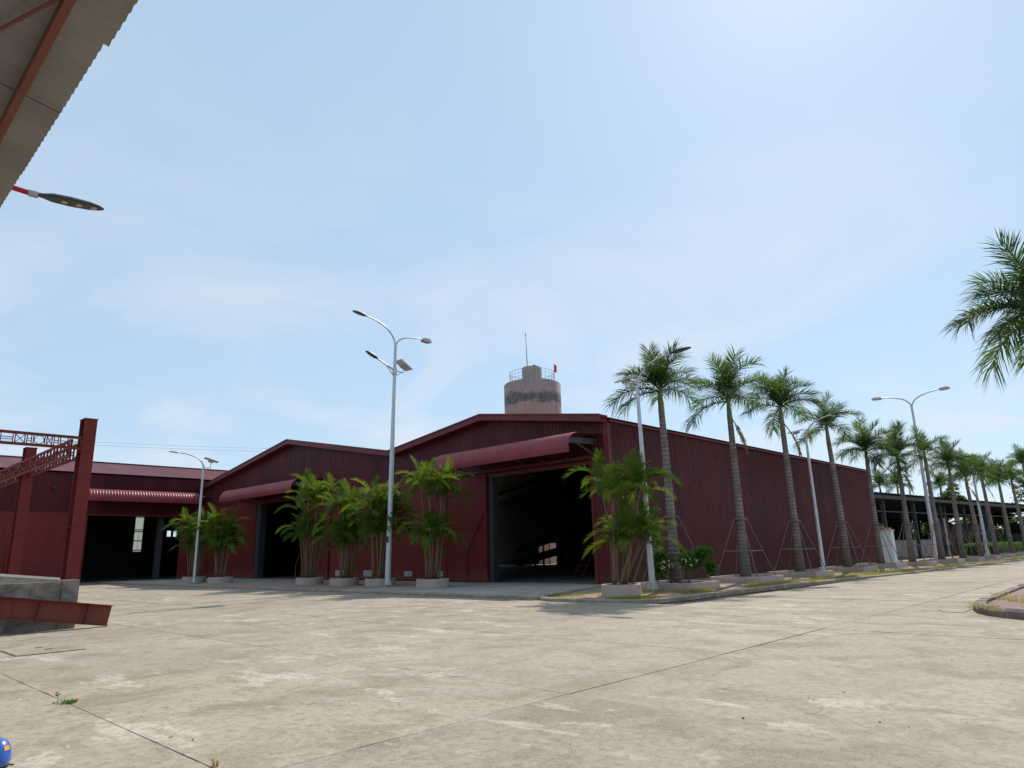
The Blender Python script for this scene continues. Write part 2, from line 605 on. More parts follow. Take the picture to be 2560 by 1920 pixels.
def copy_part(src_mesh, name, parent, loc=(0, 0, 0), rot=(0, 0, 0), scale=1.0):
    o = bpy.data.objects.new(name, src_mesh)
    o.location = loc
    o.rotation_euler = rot
    o.scale = (scale,) * 3 if not hasattr(scale, '__len__') else scale
    return link(o, parent)


def nz2(x, y, s=1.0, seed=0.0):
    return mnoise.noise(Vector((x * s, y * s, seed)))

# ------------------------------------------------------------------ ground, slabs
g = MB().quad((-1500, -1500, -.10), (1500, -1500, -.10), (1500, 1500, -.10), (-1500, 1500, -.10))
ground = solo('ground', g, 'dirt', kind='structure')
g = MB().quad((-64, -14, -.075), (30, -14, -.075), (30, 18.6, -.075), (-64, 18.6, -.075))
g.quad((-13.5, 18.6, -.075), (-2, 18.6, -.075), (3, 140, -.075), (-10.5, 140, -.075))
yard = solo('yard_joint_bed', g, 'joint_dirt', kind='structure')

XJ = [-5.45 + 5.53 * k for k in range(-11, 6)]
YJ = [2.65 + 3.9 * k for k in range(-4, 33)]
srng = random.Random(3)


def slab(x0, x1, y0, y1):
    gap = .007
    pts = []
    def edge(ax, ay, bx, by):
        L = math.hypot(bx - ax, by - ay)
        n = max(2, int(L / .3)) if y0 < 30 else 2
        for i in range(n):
            t_ = i / n
            x, y = ax + (bx - ax) * t_, ay + (by - ay) * t_
            j = .001 + .018 * abs(nz2(x, y, 2.3, 4.0)) * (.4 + nz2(x, y, .33, 2.0)) * 1.3 + .03 * max(0, nz2(x, y, .9, 9.0) - .3)
            j = max(0, j)
            cx, cy = (x0 + x1) / 2, (y0 + y1) / 2
            if i == 0:
                pts.append((x + math.copysign(gap + j * .6, cx - x), y + math.copysign(gap + j * .6, cy - y)))
            elif abs(bx - ax) > abs(by - ay):
                pts.append((x, y + math.copysign(gap * .3 + j, cy - y)))
            else:
                pts.append((x + math.copysign(gap * .3 + j, cx - x), y))
    edge(x0, y0, x1, y0); edge(x1, y0, x1, y1); edge(x1, y1, x0, y1); edge(x0, y1, x0, y0)
    dz_ = srng.uniform(-.004, .004)
    mb = MB().prism(pts, -.07, dz_)
    mb.f.pop(1)
    o = part('concrete_slab', mb, 'yard_concrete', ground)
    return o


for i in range(len(XJ) - 1):
    for j in range(len(YJ) - 1):
        x0, x1, y0, y1 = XJ[i], XJ[i + 1], YJ[j], YJ[j + 1]
        cx = (x0 + x1) / 2
        vis = False
        if y0 < 18 and y1 > -.5:
            vis = x0 < 6
            if y1 < 2 and x0 > -3: vis = True
        elif y0 >= 18 and y0 < 121:
            vis = -12.5 < cx < (0 if y0 < 70 else 4)
        if vis and y0 < 2.6 and cx < -16: vis = y1 > 0
        if vis:
            slab(x0, x1, y0, y1)

# hatch lid set into the slab near the low wall
hx0, hx1, hy0, hy1 = -16.78, -15.55, 3.28, 4.36
h = thing('inspection_hatch', 'square concrete inspection hatch lid with two iron lifting handles set in the yard', 'hatch', ((hx0 + hx1) / 2, (hy0 + hy1) / 2, 0))
mb = MB().box(hx0, hx1, hy0, hy1, .004, .013)
part('lid', mb, 'yard_concrete', h)
mb = MB()
for a in ((hx0 - .03, hx1 + .035, hy0 - .035, hy0 - .002), (hx0 - .03, hx1 + .035, hy1 + .002, hy1 + .02), (hx1 + .002, hx1 + .035, hy0 - .002, hy1 + .002), (hx0 - .03, hx0 - .002, hy0 - .002, hy1 + .002)):
    mb.box(a[0], a[1], a[2], a[3], -.01, .0075)
part('frame_gap', mb, 'joint_dirt', h)
for (x, y) in ((-16.5, 3.82), (-16.05, 3.88)):
    part('handle', MB().tube([(x, y - .06, .012), (x, y - .06, .026), (x, y + .06, .026), (x, y + .06, .012)], .007, 6), 'canopy_rust', h)

# ------------------------------------------------------------------ pavements with kerb stones
def kerb_run(parent, pts, mat_='kerb_concrete', h_=.105, w=.2, step=1.0, inward=1, seed=0, ch=.03):
    """pts: polyline (x, y); stones lie on the left (inward=1) of the travel direction"""
    P_ = [Vector((p[0], p[1], 0)) for p in pts]
    segs = []
    tot = 0
    for a, b in zip(P_, P_[1:]):
        segs.append((tot, (b - a).length, a, b)); tot += (b - a).length
    def at_(d):
        for s0, L, a, b in segs:
            if d <= s0 + L + 1e-6:
                return a + (b - a) * ((d - s0) / L)
        return P_[-1]
    n = max(1, round(tot / step))
    kr = random.Random(seed + 11)
    for i in range(n):
        a, b = at_(tot * i / n), at_(tot * (i + 1) / n)
        d = (b - a).normalized()
        nrm = Vector((-d.y, d.x, 0)) * inward
        a, b = a + d * .006, b - d * .006
        off = nrm * kr.uniform(-.012, .012)
        hz = h_ + kr.uniform(-.012, .012)
        mb = MB()
        prof = [(0, -.05), (0, hz - ch), (ch, hz), (w, hz), (w, -.05)]
        for p in (a + off, b + off):
            for o_, z_ in prof:
                mb.v.append((p.x + nrm.x * o_, p.y + nrm.y * o_, z_))
        for k in range(4):
            mb.f.append((k, k + 1, k + 6, k + 5))
        mb.f += [(4, 3, 2, 1, 0), (5, 6, 7, 8, 9)]
        part('kerb_stone', mb, mat_, parent)


def inset(pts, d):
    out = []
    for i, p in enumerate(pts):
        a, b = pts[max(0, i - 1)], pts[min(len(pts) - 1, i + 1)]
        L = math.hypot(b[0] - a[0], b[1] - a[1])
        out.append((p[0] - (b[1] - a[1]) / L * d, p[1] + (b[0] - a[0]) / L * d))
    return out


def smooth_line(pts, n=4):
    out = []
    for i in range(len(pts) - 1):
        p0, p1, p2, p3 = pts[max(0, i - 1)], pts[i], pts[i + 1], pts[min(len(pts) - 1, i + 2)]
        for k in range(n):
            t_ = k / n
            out.append(tuple(.5 * (2 * p1[c] + (p2[c] - p0[c]) * t_ + (2 * p0[c] - 5 * p1[c] + 4 * p2[c] - p3[c]) * t_ ** 2 + (3 * p1[c] - p0[c] - 3 * p2[c] + p3[c]) * t_ ** 3) for c in (0, 1)))
    return out + [pts[-1]]


# apron along the two gable fronts
apron_pts = [(-62.4, 18.25), (-16.3, 18.27), (-18.9, 25.58), (-62.4, 25.58)]
apron = solo('pavement', MB().prism(apron_pts, -.08, .118), 'apron_concrete', kind='structure')
kerb_run(apron, [(-62.4, 18.05), (-16.2, 18.07)], inward=1, seed=1, h_=.122)
for (a, b_) in (((-43.9, 18.32), (-28.9, 24.9)),):
    solo('paved_strip', MB().quad((-43.6, 18.35, .1225), (-28.6, 18.35, .1225), (-28.6, 24.9, .1225), (-43.6, 24.9, .1225)), 'strip_paving', kind='structure')
# planting strip along the side wall
strip = [(-16.2, 18.1), (-15.2, 17.68), (-13.9, 17.92), (-12.9, 18.2), (-12.25, 18.75), (-12.02, 19.6), (-11.95, 22.7), (-11.65, 28.8), (-11.15, 35), (-10.6, 42), (-10.0, 54), (-9.45, 67), (-8.6, 90), (-7.8, 125)]
inner = [(-18.35, 125), (-18.35, 25.58), (-18.86, 25.57)]
verge = solo('planting_strip', MB().prism(inset(smooth_line(strip), .1) + inner, -.08, .05), 'strip_paving', kind='structure')
kerb_run(verge, smooth_line(strip[:-1]), inward=1, seed=2)
# island on the right
isl = [(1.5, 17.3), (-.8, 17.25), (-2.2, 17.5), (-3.1, 18.1), (-3.75, 19.05), (-4.0, 20.2), (-4.1, 22.5), (-4.2, 28), (-4.0, 40), (-3.2, 62), (-2.2, 95)]
island = solo('traffic_island', MB().prism(list(reversed(inset(smooth_line(isl), -.1))) + [(6, 17.6), (6, 95)], -.08, .13), 'island_paving', kind='structure')
kerb_run(island, list(reversed(smooth_line(isl))), 'kerb_dark', h_=.19, w=.26, step=.6, inward=1, seed=5, ch=.06)
solo('kerb_patch', MB().prism([(-4.02, 19.0), (-4.02, 20.9), (-4.35, 21.0), (-4.62, 20.4), (-4.62, 19.5), (-4.4, 19.05)], -.05, .009), 'yard_concrete', kind='structure')

# ------------------------------------------------------------------ corrugated sheets
PITCH_ = .2


def rib(u, depth=.022):
    """trapezoid rib profile, u in metres along the wall"""
    q = (u / PITCH_) % 1.0
    if q < .5: return 0.0
    if q < .6: return depth * (q - .5) / .1
    if q < .9: return depth
    return depth * (1 - (q - .9) / .1)


def cols(u0, u1):
    us = {round(u0, 4), round(u1, 4)}
    k = math.floor(u0 / PITCH_)
    while k * PITCH_ < u1:
        for q in (0, .5, .6, .9):
            u = (k + q) * PITCH_
            if u0 < u < u1: us.add(round(u, 4))
        k += 1
    return sorted(us)


def sheets(parent, name, mat_, u0, u1, zlo, zhi, place, width=1.0):
    """vertical ribbed sheets; place(u, out, z) -> point"""
    u = u0
    while u < u1 - .05:
        v = min(u + width, u1)
        if u1 - v < .3: v = u1
        mb = MB()
        us = cols(u, v)
        for q in us:
            o_ = rib(q + 1e-5 if q == us[0] else q - 1e-5 if q == us[-1] else q)
            mb.v += [place(q, o_, zlo(q)), place(q, o_, zhi(q))]
        for i in range(len(us) - 1):
            mb.f.append((2 * i, 2 * i + 2, 2 * i + 3, 2 * i + 1))
        part(name, mb, mat_, parent)
        u = v


def roof_mesh(u0, u1, prof, place):
    """ribbed roof: prof list of (across, z); ribs run along prof; u along the eave"""
    mb = MB()
    us = cols(u0, u1)
    n = len(prof)
    for q in us:
        o_ = rib(q)
        for a, z_ in prof:
            mb.v.append(place(q, a, z_ + o_))
    for i in range(len(us) - 1):
        for k in range(n - 1):
            mb.f.append((i * n + k, (i + 1) * n + k, (i + 1) * n + k + 1, i * n + k + 1))
    return mb


FY = 25.6          # plane of the gable fronts
YB = 62.4          # back wall
X_R, X_V, X_L = -18.35, -34.4, -62.4
EAVE, AP1, AP2 = 7.50, 8.72, 10.05
XA1, XA2 = -26.2, -47.0


def gable(x):
    if x > XA1: return EAVE + (AP1 - EAVE) * (X_R - x) / (X_R - XA1)
    if x > X_V: return 7.72 + (AP1 - 7.72) * (x - X_V) / (XA1 - X_V)
    if x > XA2: return 7.72 + (AP2 - 7.72) * (X_V - x) / (X_V - XA2)
    return 7.72 + (AP2 - 7.72) * (x - X_L) / (XA2 - X_L)


SEAM = 5.95
DOOR1 = (-26.2, -19.3, 5.62)
DOOR2 = (-52.2, -44.9, 5.80)
front = lambda u, o_, z_: (u, FY - o_, z_)


def awning(parent, u0, u1, place, zt=6.85, reach=2.4, amp=.010):
    """curved ribbed awning; place(u, out, z)"""
    rr_ = .74
    prof = [(.02, zt), (reach * .35, zt - .06), (reach - rr_, zt - .12)]
    for k in range(1, 13):
        an = R(112) * k / 12
        prof.append((reach - rr_ + rr_ * math.sin(an), zt - .12 - rr_ * (1 - math.cos(an)) * .92))
    mb = MB()
    step = .1
    n = int((u1 - u0) / step * 4)
    npf = len(prof)
    nor = []
    for i in range(npf):
        a, b = prof[max(0, i - 1)], prof[min(npf - 1, i + 1)]
        d = Vector((b[0] - a[0], b[1] - a[1])).normalized()
        nor.append((-d.y, d.x) if d.x >= 0 else (-d.y, d.x))
    for i in range(n + 1):
        u = u0 + (u1 - u0) * i / n
        rr = amp * math.sin(2 * math.pi * u / .21)
        for (a, z_), nn in zip(prof, nor):
            mb.v.append(place(u, a + nn[0] * rr, z_ + nn[1] * rr))
    for i in range(n):
        for k in range(npf - 1):
            q = i * npf + k
            mb.f.append((q, q + npf, q + npf + 1, q + 1))
    aw = part('awning', mb, 'awning_sheet', parent, True)
    # steel under it: two brackets, a front tube, an end beam
    for u in (u0 + .25, (u0 + u1) / 2, u1 - .25):
        mb = MB()
        mb.bar(place(u, .03, zt - .38), place(u, reach - .25, zt - .48), .12, .26)
        mb.bar(place(u, .03, zt - 1.05), place(u, reach - .9, zt - .58), .06, .06)
        part('bracket', mb, 'jamb_steel', aw)
    part('front_tube', MB().bar(place(u0 + .05, reach - .10, zt - .86), place(u1 - .05, reach - .10, zt - .86), .05, .05), 'jamb_steel', aw)
    return aw


def sliding_leaf(parent, x0, x1, z0, z1, y=FY - .12):
    lf = part('door_leaf', MB().box(x0, x1, y - .03, y + .02, z0, z1), 'door_red', parent)
    mb = MB()
    for a in ((x0, x0 + .1, z0, z1), (x1 - .1, x1, z0, z1)):
        mb.box(a[0], a[1], y - .065, y - .032, a[2], a[3])
    for zc in (z0 + .05, (z0 + z1) / 2, z1 - .05):
        mb.box(x0 + .102, x1 - .102, y - .065, y - .032, zc - .05, zc + .05)
    part('leaf_frame', mb, 'door_red', lf)
    return lf


def rail(parent, x0, x1, z_):
    r_ = part('door_rail', MB().bar((x0, FY - .17, z_), (x1, FY - .17, z_), .16, .13), 'trim_maroon', parent)
    for k in range(int((x1 - x0) / 1.5) + 1):
        x = x0 + .1 + k * 1.5
        if x < x1:
            part('hanger', MB().box(x - .05, x + .05, FY - .285, FY - .252, z_ - .02, z_ + .16), 'trim_maroon', r_)


def lower_panels(parent, x0, x1, width=2.9):
    n = max(1, round((x1 - x0) / width))
    for k in range(n):
        a, b = x0 + (x1 - x0) * k / n, x0 + (x1 - x0) * (k + 1) / n
        part('wall_panel', MB().box(a + .006, b - .006, FY - .045 - .006 * (k % 2), FY - .01, .12, SEAM), 'door_red', parent)


def fascia(parent, pts, y=FY - .6):
    for (xa, za), (xb, zb) in zip(pts, pts[1:]):
        mb = MB()
        hgt = .34
        n = len(mb.v)
        mb.v += [(xa, y, za - hgt), (xb, y, zb - hgt), (xb, y, zb), (xa, y, za), (xa, y + .6, za - hgt), (xb, y + .6, zb - hgt), (xb, y + .6, zb), (xa, y + .6, za)]
        mb.f += [(0, 1, 2, 3), (7, 6, 5, 4), (0, 4, 5, 1), (3, 2, 6, 7), (1, 5, 6, 2), (0, 3, 7, 4)]
        part('fascia', mb, 'trim_maroon', parent)
        d = Vector((xb - xa, 0, zb - za)).normalized()
        part('fascia_lip', MB().bar((xa, y - .022, za - .02), (xb, y - .022, zb - .02), .04, .07), 'trim_maroon', parent)


# ---- right hand warehouse
B1 = thing('warehouse', 'maroon corrugated warehouse nearest the palm row, its long side wall facing the road', 'warehouse', (-26.4, 44, 0), 'maroon warehouses round the yard')
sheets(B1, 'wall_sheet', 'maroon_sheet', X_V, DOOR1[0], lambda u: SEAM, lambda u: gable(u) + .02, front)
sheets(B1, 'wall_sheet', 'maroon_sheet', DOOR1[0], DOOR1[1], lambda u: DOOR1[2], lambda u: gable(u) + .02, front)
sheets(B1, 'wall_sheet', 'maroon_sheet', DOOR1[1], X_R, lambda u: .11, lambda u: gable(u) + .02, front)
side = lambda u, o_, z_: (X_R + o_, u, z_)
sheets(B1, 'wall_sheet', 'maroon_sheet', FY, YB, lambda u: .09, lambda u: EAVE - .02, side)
lower_panels(B1, X_V, DOOR1[0])
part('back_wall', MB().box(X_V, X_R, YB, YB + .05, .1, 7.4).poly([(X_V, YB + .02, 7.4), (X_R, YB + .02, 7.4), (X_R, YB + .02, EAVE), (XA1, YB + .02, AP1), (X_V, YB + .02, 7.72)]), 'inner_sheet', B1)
fascia(B1, [(X_V, gable(X_V) + .12), (XA1, AP1 + .12), (X_R + .05, EAVE + .12)])
mb = MB().box(X_R - .22, X_R + .035, FY - .05, FY - .03, .1, EAVE - .2)
mb.box(X_R + .033, X_R + .05, FY - .05, FY + .2, .1, EAVE - .2)
part('corner_trim', mb, 'trim_maroon', B1)
rp = lambda q, a, z_: (a, q, z_)
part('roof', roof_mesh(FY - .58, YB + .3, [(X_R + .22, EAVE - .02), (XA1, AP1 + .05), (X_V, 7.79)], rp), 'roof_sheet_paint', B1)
part('eave_gutter', MB().box(X_R + .035, X_R + .15, FY, YB, EAVE - .16, EAVE - .06), 'trim_maroon', B1)
awning(B1, -27.9, -18.75, lambda u, o_, z_: (u, FY - o_, z_))
sliding_leaf(B1, -29.5, DOOR1[0] - .02, .16, 5.66)
rail(B1, -29.7, -19.1, 5.78)
part('lintel', MB().box(DOOR1[0], DOOR1[1], FY - .06, FY + .12, DOOR1[2] - .16, DOOR1[2] + .02), 'trim_maroon', B1)
part('jamb', MB().box(DOOR1[0] - .12, DOOR1[0] + .28, FY - .007, FY + .4, .118, DOOR1[2] - .16), 'jamb_steel', B1)
part('jamb', MB().box(DOOR1[1] - .16, DOOR1[1] - .002, FY - .02, FY + .5, .118, DOOR1[2] - .16), 'door_red', B1)
part('door_brace', MB().tube([(-27.75, FY - .22, .2), (-27.75, FY - .22, 1.5), (-26.45, FY - .22, 3.6)], .035, 6), 'door_red', B1)
for i, x in enumerate((-33.3, -30.6)):
    part('vent_plate', MB().box(x, x + .75, FY - .085, FY - .052, .38, .68), 'vent_grey', B1)
part('base_pipe', MB().tube([(-34.2, FY - .22, .27), (-29.8, FY - .22, .27)], .045, 6), 'primer_steel', B1)

# ---- middle warehouse
B2 = thing('warehouse', 'wider maroon gabled warehouse in the middle with a half hidden dark doorway', 'warehouse', (-48, 44, 0), 'maroon warehouses round the yard')
sheets(B2, 'wall_sheet', 'maroon_sheet', X_L, DOOR2[0], lambda u: SEAM, lambda u: gable(u) + .02, front)
sheets(B2, 'wall_sheet', 'maroon_sheet', DOOR2[0], DOOR2[1], lambda u: SEAM, lambda u: gable(u) + .02, front)
sheets(B2, 'wall_sheet', 'maroon_sheet', DOOR2[1], X_V, lambda u: SEAM, lambda u: gable(u) + .02, front)
part('lintel', MB().box(DOOR2[0], DOOR2[1], FY - .06, FY + .1, DOOR2[2] - .1, SEAM + .02), 'trim_maroon', B2)
lower_panels(B2, X_L, DOOR2[0])
lower_panels(B2, DOOR2[1], X_V)
OB = (-55.6, -52.9, 2.5)     # opening in the back wall
mb = MB().box(X_L, OB[0], YB, YB + .05, .1, 7.65).box(OB[1], X_V, YB, YB + .05, .1, 7.65).box(OB[0], OB[1], YB, YB + .05, OB[2], 7.65)
mb.poly([(X_L, YB + .02, 7.65), (X_V, YB + .02, 7.65), (X_V, YB + .02, 7.72), (XA2, YB + .02, AP2), (X_L, YB + .02, 7.72)])
part('back_wall', mb, 'inner_sheet', B2)
mb = MB()
for x in (-54.9, -53.9):
    mb.box(x - .05, x + .05, YB - .06, YB - .01, .12, OB[2])
part('back_gate_bars', mb, 'dark_machine', B2)
fascia(B2, [(X_L, 7.84), (XA2, AP2 + .12), (X_V, gable(X_V) + .12)])
part('roof', roof_mesh(FY - .58, YB + .3, [(X_V, 7.79), (XA2, AP2 + .05), (X_L, 7.79)], rp), 'roof_sheet_paint', B2)
awning(B2, -53.7, -42.7, lambda u, o_, z_: (u, FY - o_, z_), 6.95)
sliding_leaf(B2, DOOR2[1] + .03, -41.4, .16, 5.8)
rail(B2, -52.4, -41.2, 5.9)
part('jamb', MB().box(DOOR2[0] - .12, DOOR2[0] + .62, FY - .007, FY + .5, .118, DOOR2[2] - .1), 'jamb_steel', B2)
part('door_brace', MB().tube([(-45.4, FY - .25, .15), (-45.4, FY - .25, 1.2), (-44.5, FY - .25, 2.3)], .04, 6), 'primer_steel', B2)
for x in (-40.6, -37.4):
    part('vent_plate', MB().box(x, x + .95, FY - .085, FY - .052, .36, .72), 'vent_grey', B2)
part('base_pipe', MB().tube([(-41.2, FY - .22, .27), (-34.5, FY - .22, .27)], .045, 6), 'primer_steel', B2)
part('wall_lamp_box', MB().box(-42.3, -41.9, FY - .22, FY - .031, 6.7, 7.0), 'dark_machine', B2)
fl = part('floor', MB().box(X_L + .05, X_R - .05, FY + .02, YB - .02, -.05, .122), 'inner_floor', B2)
for x in (-34.4,):
    for y in (33, 41, 49, 57):
        part('column', MB().box(x - .15, x + .15, y - .2, y + .2, .123, 7.4), 'jamb_steel', B2)
for y in (33, 41, 49, 57):
    mb = MB()
    for a, b in (((X_R - .3, EAVE - .45), (XA1, AP1 - .3)), ((XA1, AP1 - .3), (X_V + .2, 7.3)), ((X_V - .2, 7.3), (XA2, AP2 - .3)), ((XA2, AP2 - .3), (X_L + .3, 7.3))):
        mb.bar((a[0], y, a[1]), (b[0], y, b[1]), .18, .4)
    part('rafter', mb, 'jamb_steel', B2)
for k in range(8):
    x = X_R - 1 - k * 2
    part('purlin', MB().box(x - .04, x + .04, FY + .2, YB - .2, gable(x) - .24, gable(x) - .10), 'jamb_steel', B2)

for tg, pr_ in ((B1, [(X_R - .04, EAVE - .06), (XA1, AP1 - .03), (X_V, 7.68)]), (B2, [(X_V, 7.68), (XA2, AP2 - .03), (X_L, 7.68)])):
    mb = MB()
    for (xa, za), (xb, zb) in zip(pr_, pr_[1:]):
        mb.quad((xa, FY + .02, za), (xb, FY + .02, zb), (xb, YB, zb), (xa, YB, za))
    part('ceiling_shade_sheet', mb, 'inner_sheet', tg)  # near-black sheet added so the roof underside reads as deep shade
mb = MB().box(X_R - .06, X_R - .03, FY + .06, YB - .01, .13, EAVE - .08)
part('side_lining', mb, 'inner_sheet', B1)

# ---- left warehouse, its side wall facing the yard
X3 = -62.4
B3 = thing('warehouse', 'long low maroon warehouse on the left, pale red roof, side wall facing the yard', 'warehouse', (-70, 18, 0), 'maroon warehouses round the yard')
D3 = (16.5, 23.8, 5.36)
lw = lambda u, o_, z_: (X3 + o_, u, z_)
E3 = 8.5
sheets(B3, 'wall_sheet', 'maroon_sheet', -12, D3[0], lambda u: 5.45, lambda u: E3, lw)
sheets(B3, 'wall_sheet', 'maroon_sheet', D3[0], D3[1], lambda u: D3[2], lambda u: E3, lw)
sheets(B3, 'wall_sheet', 'maroon_sheet', D3[1], FY - .06, lambda u: 5.45, lambda u: E3, lw)
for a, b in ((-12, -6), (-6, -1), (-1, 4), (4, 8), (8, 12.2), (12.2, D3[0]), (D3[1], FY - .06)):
    part('wall_panel', MB().box(X3 - .02, X3 + .045, a + .008, b - .008, -.05, 5.45), 'bounce_lit_red', B3)
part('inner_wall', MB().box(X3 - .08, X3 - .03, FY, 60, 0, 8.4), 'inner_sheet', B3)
mb = MB().box(X3 - 16, X3 - .1, -12.05, -12, 0, 8.4)
part('end_wall', mb, 'inner_sheet', B3)
part('end_wall', MB().box(X3 - 16, X3 - .1, 60, 60.05, 0, 8.4), 'inner_sheet', B3)
XB3 = X3 - 15.6
SY0, SY1, SZ0, SZ1 = 25.2, 26.0, 2.6, 6.3
wins = [(28.4, 28.8), (29.05, 29.4)]
mb = MB().box(XB3 - .05, XB3, -12, SY0, 0, 8.4).box(XB3 - .05, XB3, SY0, SY1, 0, SZ0).box(XB3 - .05, XB3, SY0, SY1, SZ1, 8.4)
prev = SY1
for a, b in wins:
    mb.box(XB3 - .05, XB3, prev, a, 0, 8.4).box(XB3 - .05, XB3, a, b, 0, 4.1).box(XB3 - .05, XB3, a, b, 4.7, 8.4); prev = b
mb.box(XB3 - .05, XB3, prev, 60, 0, 8.4)
part('back_wall', mb, 'inner_sheet', B3)
w_ = part('window_strip', MB().box(XB3 - .03, XB3 - .02, SY0, SY1, SZ0, SZ1), 'skylight_panel', B3)
mb = MB()
for z_ in (2.75, 3.68, 4.6, 4.78, 6.08):
    mb.box(XB3 - .018, XB3 + .03, SY0, SY1, z_ - .05, z_ + .05)
mb.box(XB3 - .018, XB3 + .01, (SY0 + SY1) / 2 - .012, (SY0 + SY1) / 2 + .012, 2.8, 4.55)
part('glazing_bar', mb, 'dark_machine', w_)
part('floor', MB().box(XB3, X3 - .1, -12, 60, -.05, .1), 'inner_floor', B3)
part('lintel', MB().box(X3 - .1, X3 + .06, D3[0], D3[1], D3[2] - .12, D3[2] + .02), 'primer_steel', B3)
part('jamb', MB().box(X3 - .3, X3 + .06, D3[0] - .02, D3[0] + .12, .0, D3[2] - .12), 'door_red', B3)
part('jamb', MB().box(X3 - 1.4, X3 - 1.0, D3[1] - 1.5, D3[1] - 1.05, .1, D3[2] + 1), 'jamb_steel', B3)
rp3 = lambda q, a, z_: (a, q, z_)
u = -12.0
while u < 59.9:
    ov = X3 + .35 if u < 25 else X3
    v = 25.2 if u < 25.2 and u + 1.0 > 24.9 else u + 1.0
    part('roof_sheet', roof_mesh(u, v, [(ov, E3 + .08), (-70, 10.4)], rp3), 'roof_sheet_paint', B3)
    u = v
part('roof', roof_mesh(-12, 60, [(-70, 10.4), (XB3 - .3, 8.5)], rp3), 'roof_sheet_paint', B3)
part('ridge_cap', MB().bar((-70, -12.1, 10.45), (-70, 60.1, 10.45), .5, .05), 'roof_sheet_paint', B3)
mb = MB()
for y in (-12, 60):
    mb.poly([(X3, y, 8.38), (X3, y, E3), (-70, y, 10.4), (XB3, y, 8.5), (XB3, y, 8.38)])
part('gable_end', mb, 'maroon_sheet', B3)
awning(B3, 15.7, 24.3, lambda u, o_, z_: (X3 + o_, u, z_), 7.3, amp=.018)
part('wall_fitting', MB().box(X3 + .03, X3 + .3, 13.9, 14.15, 7.2, 7.45), 'dark_machine', B3)
part('post', MB().box(X3 + .05, X3 + .17, 11.6, 11.75, 0, 3.0), 'primer_steel', B3)

# ---- things inside the right hand warehouse
cv = thing('conveyor', 'dark inclined conveyor frame glimpsed inside the wide open warehouse doorway', 'conveyor', (-45, 52, .122))
part('belt', MB().bar((-49, 52, .55), (-41.2, 52, 2.1), .8, .62), 'dark_machine', cv)
part('hood', MB().bar((-49, 52, 1.75), (-41.5, 52, 3.45), .8, .5), 'dark_machine', cv)
for x, z_ in ((-48.6, 1.8), (-46.6, 2.2), (-45.5, 2.4), (-43.6, 2.9), (-41.7, 3.4)):
    part('leg', MB().box(x - .06, x + .06, 51.7, 51.82, .122, z_), 'dark_machine', cv)
ld = thing('ladder', 'red wooden ladder leaning just inside the warehouse doorway', 'ladder', (-25.3, 32, .122))
for dx in (-.3, .3):
    part('rail', MB().bar((-25.3 + dx, 31.6, .122), (-24.3 + dx, 32.6, 2.6), .06, .05), 'primer_steel', ld)
for k in range(1, 8):
    q = k / 8
    part('rung', MB().bar((-25.6 + q, 31.6 + q, .122 + 2.48 * q), (-25.0 + q, 31.6 + q, .122 + 2.48 * q), .05, .04), 'primer_steel', ld)
bn = thing('workbench', 'dark steel workbench deep inside the warehouse behind the ladder', 'workbench', (-27.5, 40, .122))
part('top', MB().box(-31, -23.5, 39.4, 40.6, 1.55, 1.68), 'dark_machine', bn)
for x in (-30.8, -27.3, -23.8):
    for y in (39.5, 40.4):
        part('leg', MB().box(x, x + .12, y, y + .12, .122, 1.55), 'dark_machine', bn)

# ------------------------------------------------------------------ water tower
TC = (-61.3, 68.6, 0)
tw = thing('water_tower', 'round weathered concrete water tower with pink render and railing rising behind the warehouses', 'water tower', TC)
part('shaft', MB().lathe([(2.6, 0), (2.4, 17)], TC, 40), 'tower_render', tw, 40)
part('tank', MB().lathe([(2.4, 16.8), (3.88, 18.4), (3.9, 23.75), (3.8, 23.9), (0.01, 24.0)], TC, 72), 'tower_render', tw, 40)
part('upper_cylinder', MB().lathe([(1.38, 23.9), (1.38, 26.2), (1.3, 26.32), (.01, 26.38)], TC, 40), 'tower_render', tw, 40)
part('roof_vent', MB().lathe([(.12, 26.3), (.12, 26.55), (.3, 26.62), (.05, 26.85)], (TC[0] + .35, TC[1] + .2, 0), 12), 'mast_steel', tw)
rl = part('railing', MB().tube([(TC[0] + 3.1 * math.cos(a), TC[1] + 3.1 * math.sin(a), 25.55) for a in [2 * math.pi * k / 40 for k in range(41)]], .03, 5), 'rail_steel', tw)
for zr in (24.6, 25.08):
    part('rail', MB().tube([(TC[0] + 3.1 * math.cos(a), TC[1] + 3.1 * math.sin(a), zr) for a in [2 * math.pi * k / 40 for k in range(41)]], .02, 5), 'rail_steel', rl)
for k in range(30):
    a = 2 * math.pi * k / 30
    x, y = TC[0] + 3.1 * math.cos(a), TC[1] + 3.1 * math.sin(a)
    part('baluster', MB().tube([(x, y, 23.85), (x, y, 25.55)], .022, 4), 'rail_steel', rl)
AX = (TC[0] - .55, TC[1] - .3)
part('antenna_mast', MB().tube([(AX[0], AX[1], 26.3), (AX[0] - .06, AX[1], 29), (AX[0] - .16, AX[1], 31.7)], [.07, .05, .025], 6).lathe([(.02, 31.1), (.1, 31.25), (.02, 31.4)], (AX[0] - .14, AX[1], 0), 8), 'mast_steel', tw)
fgx, fgy = TC[0] + 2.35, TC[1] + 2.02
fg = thing('flag', 'small red flag on a thin pole at the tower railing', 'flag', (fgx, fgy, 23.6))
part('pole', MB().tube([(fgx, fgy, 23.6), (fgx, fgy, 26.9)], .03, 5), 'mast_steel', fg)
mb = MB()
for k in range(5):
    for z_ in (25.55, 26.65):
        mb.v.append((fgx + .03 + .10 * k, fgy + .06 * math.sin(k * 1.7), z_ - .03 * k * k * (.35 if z_ > 26 else .1)))
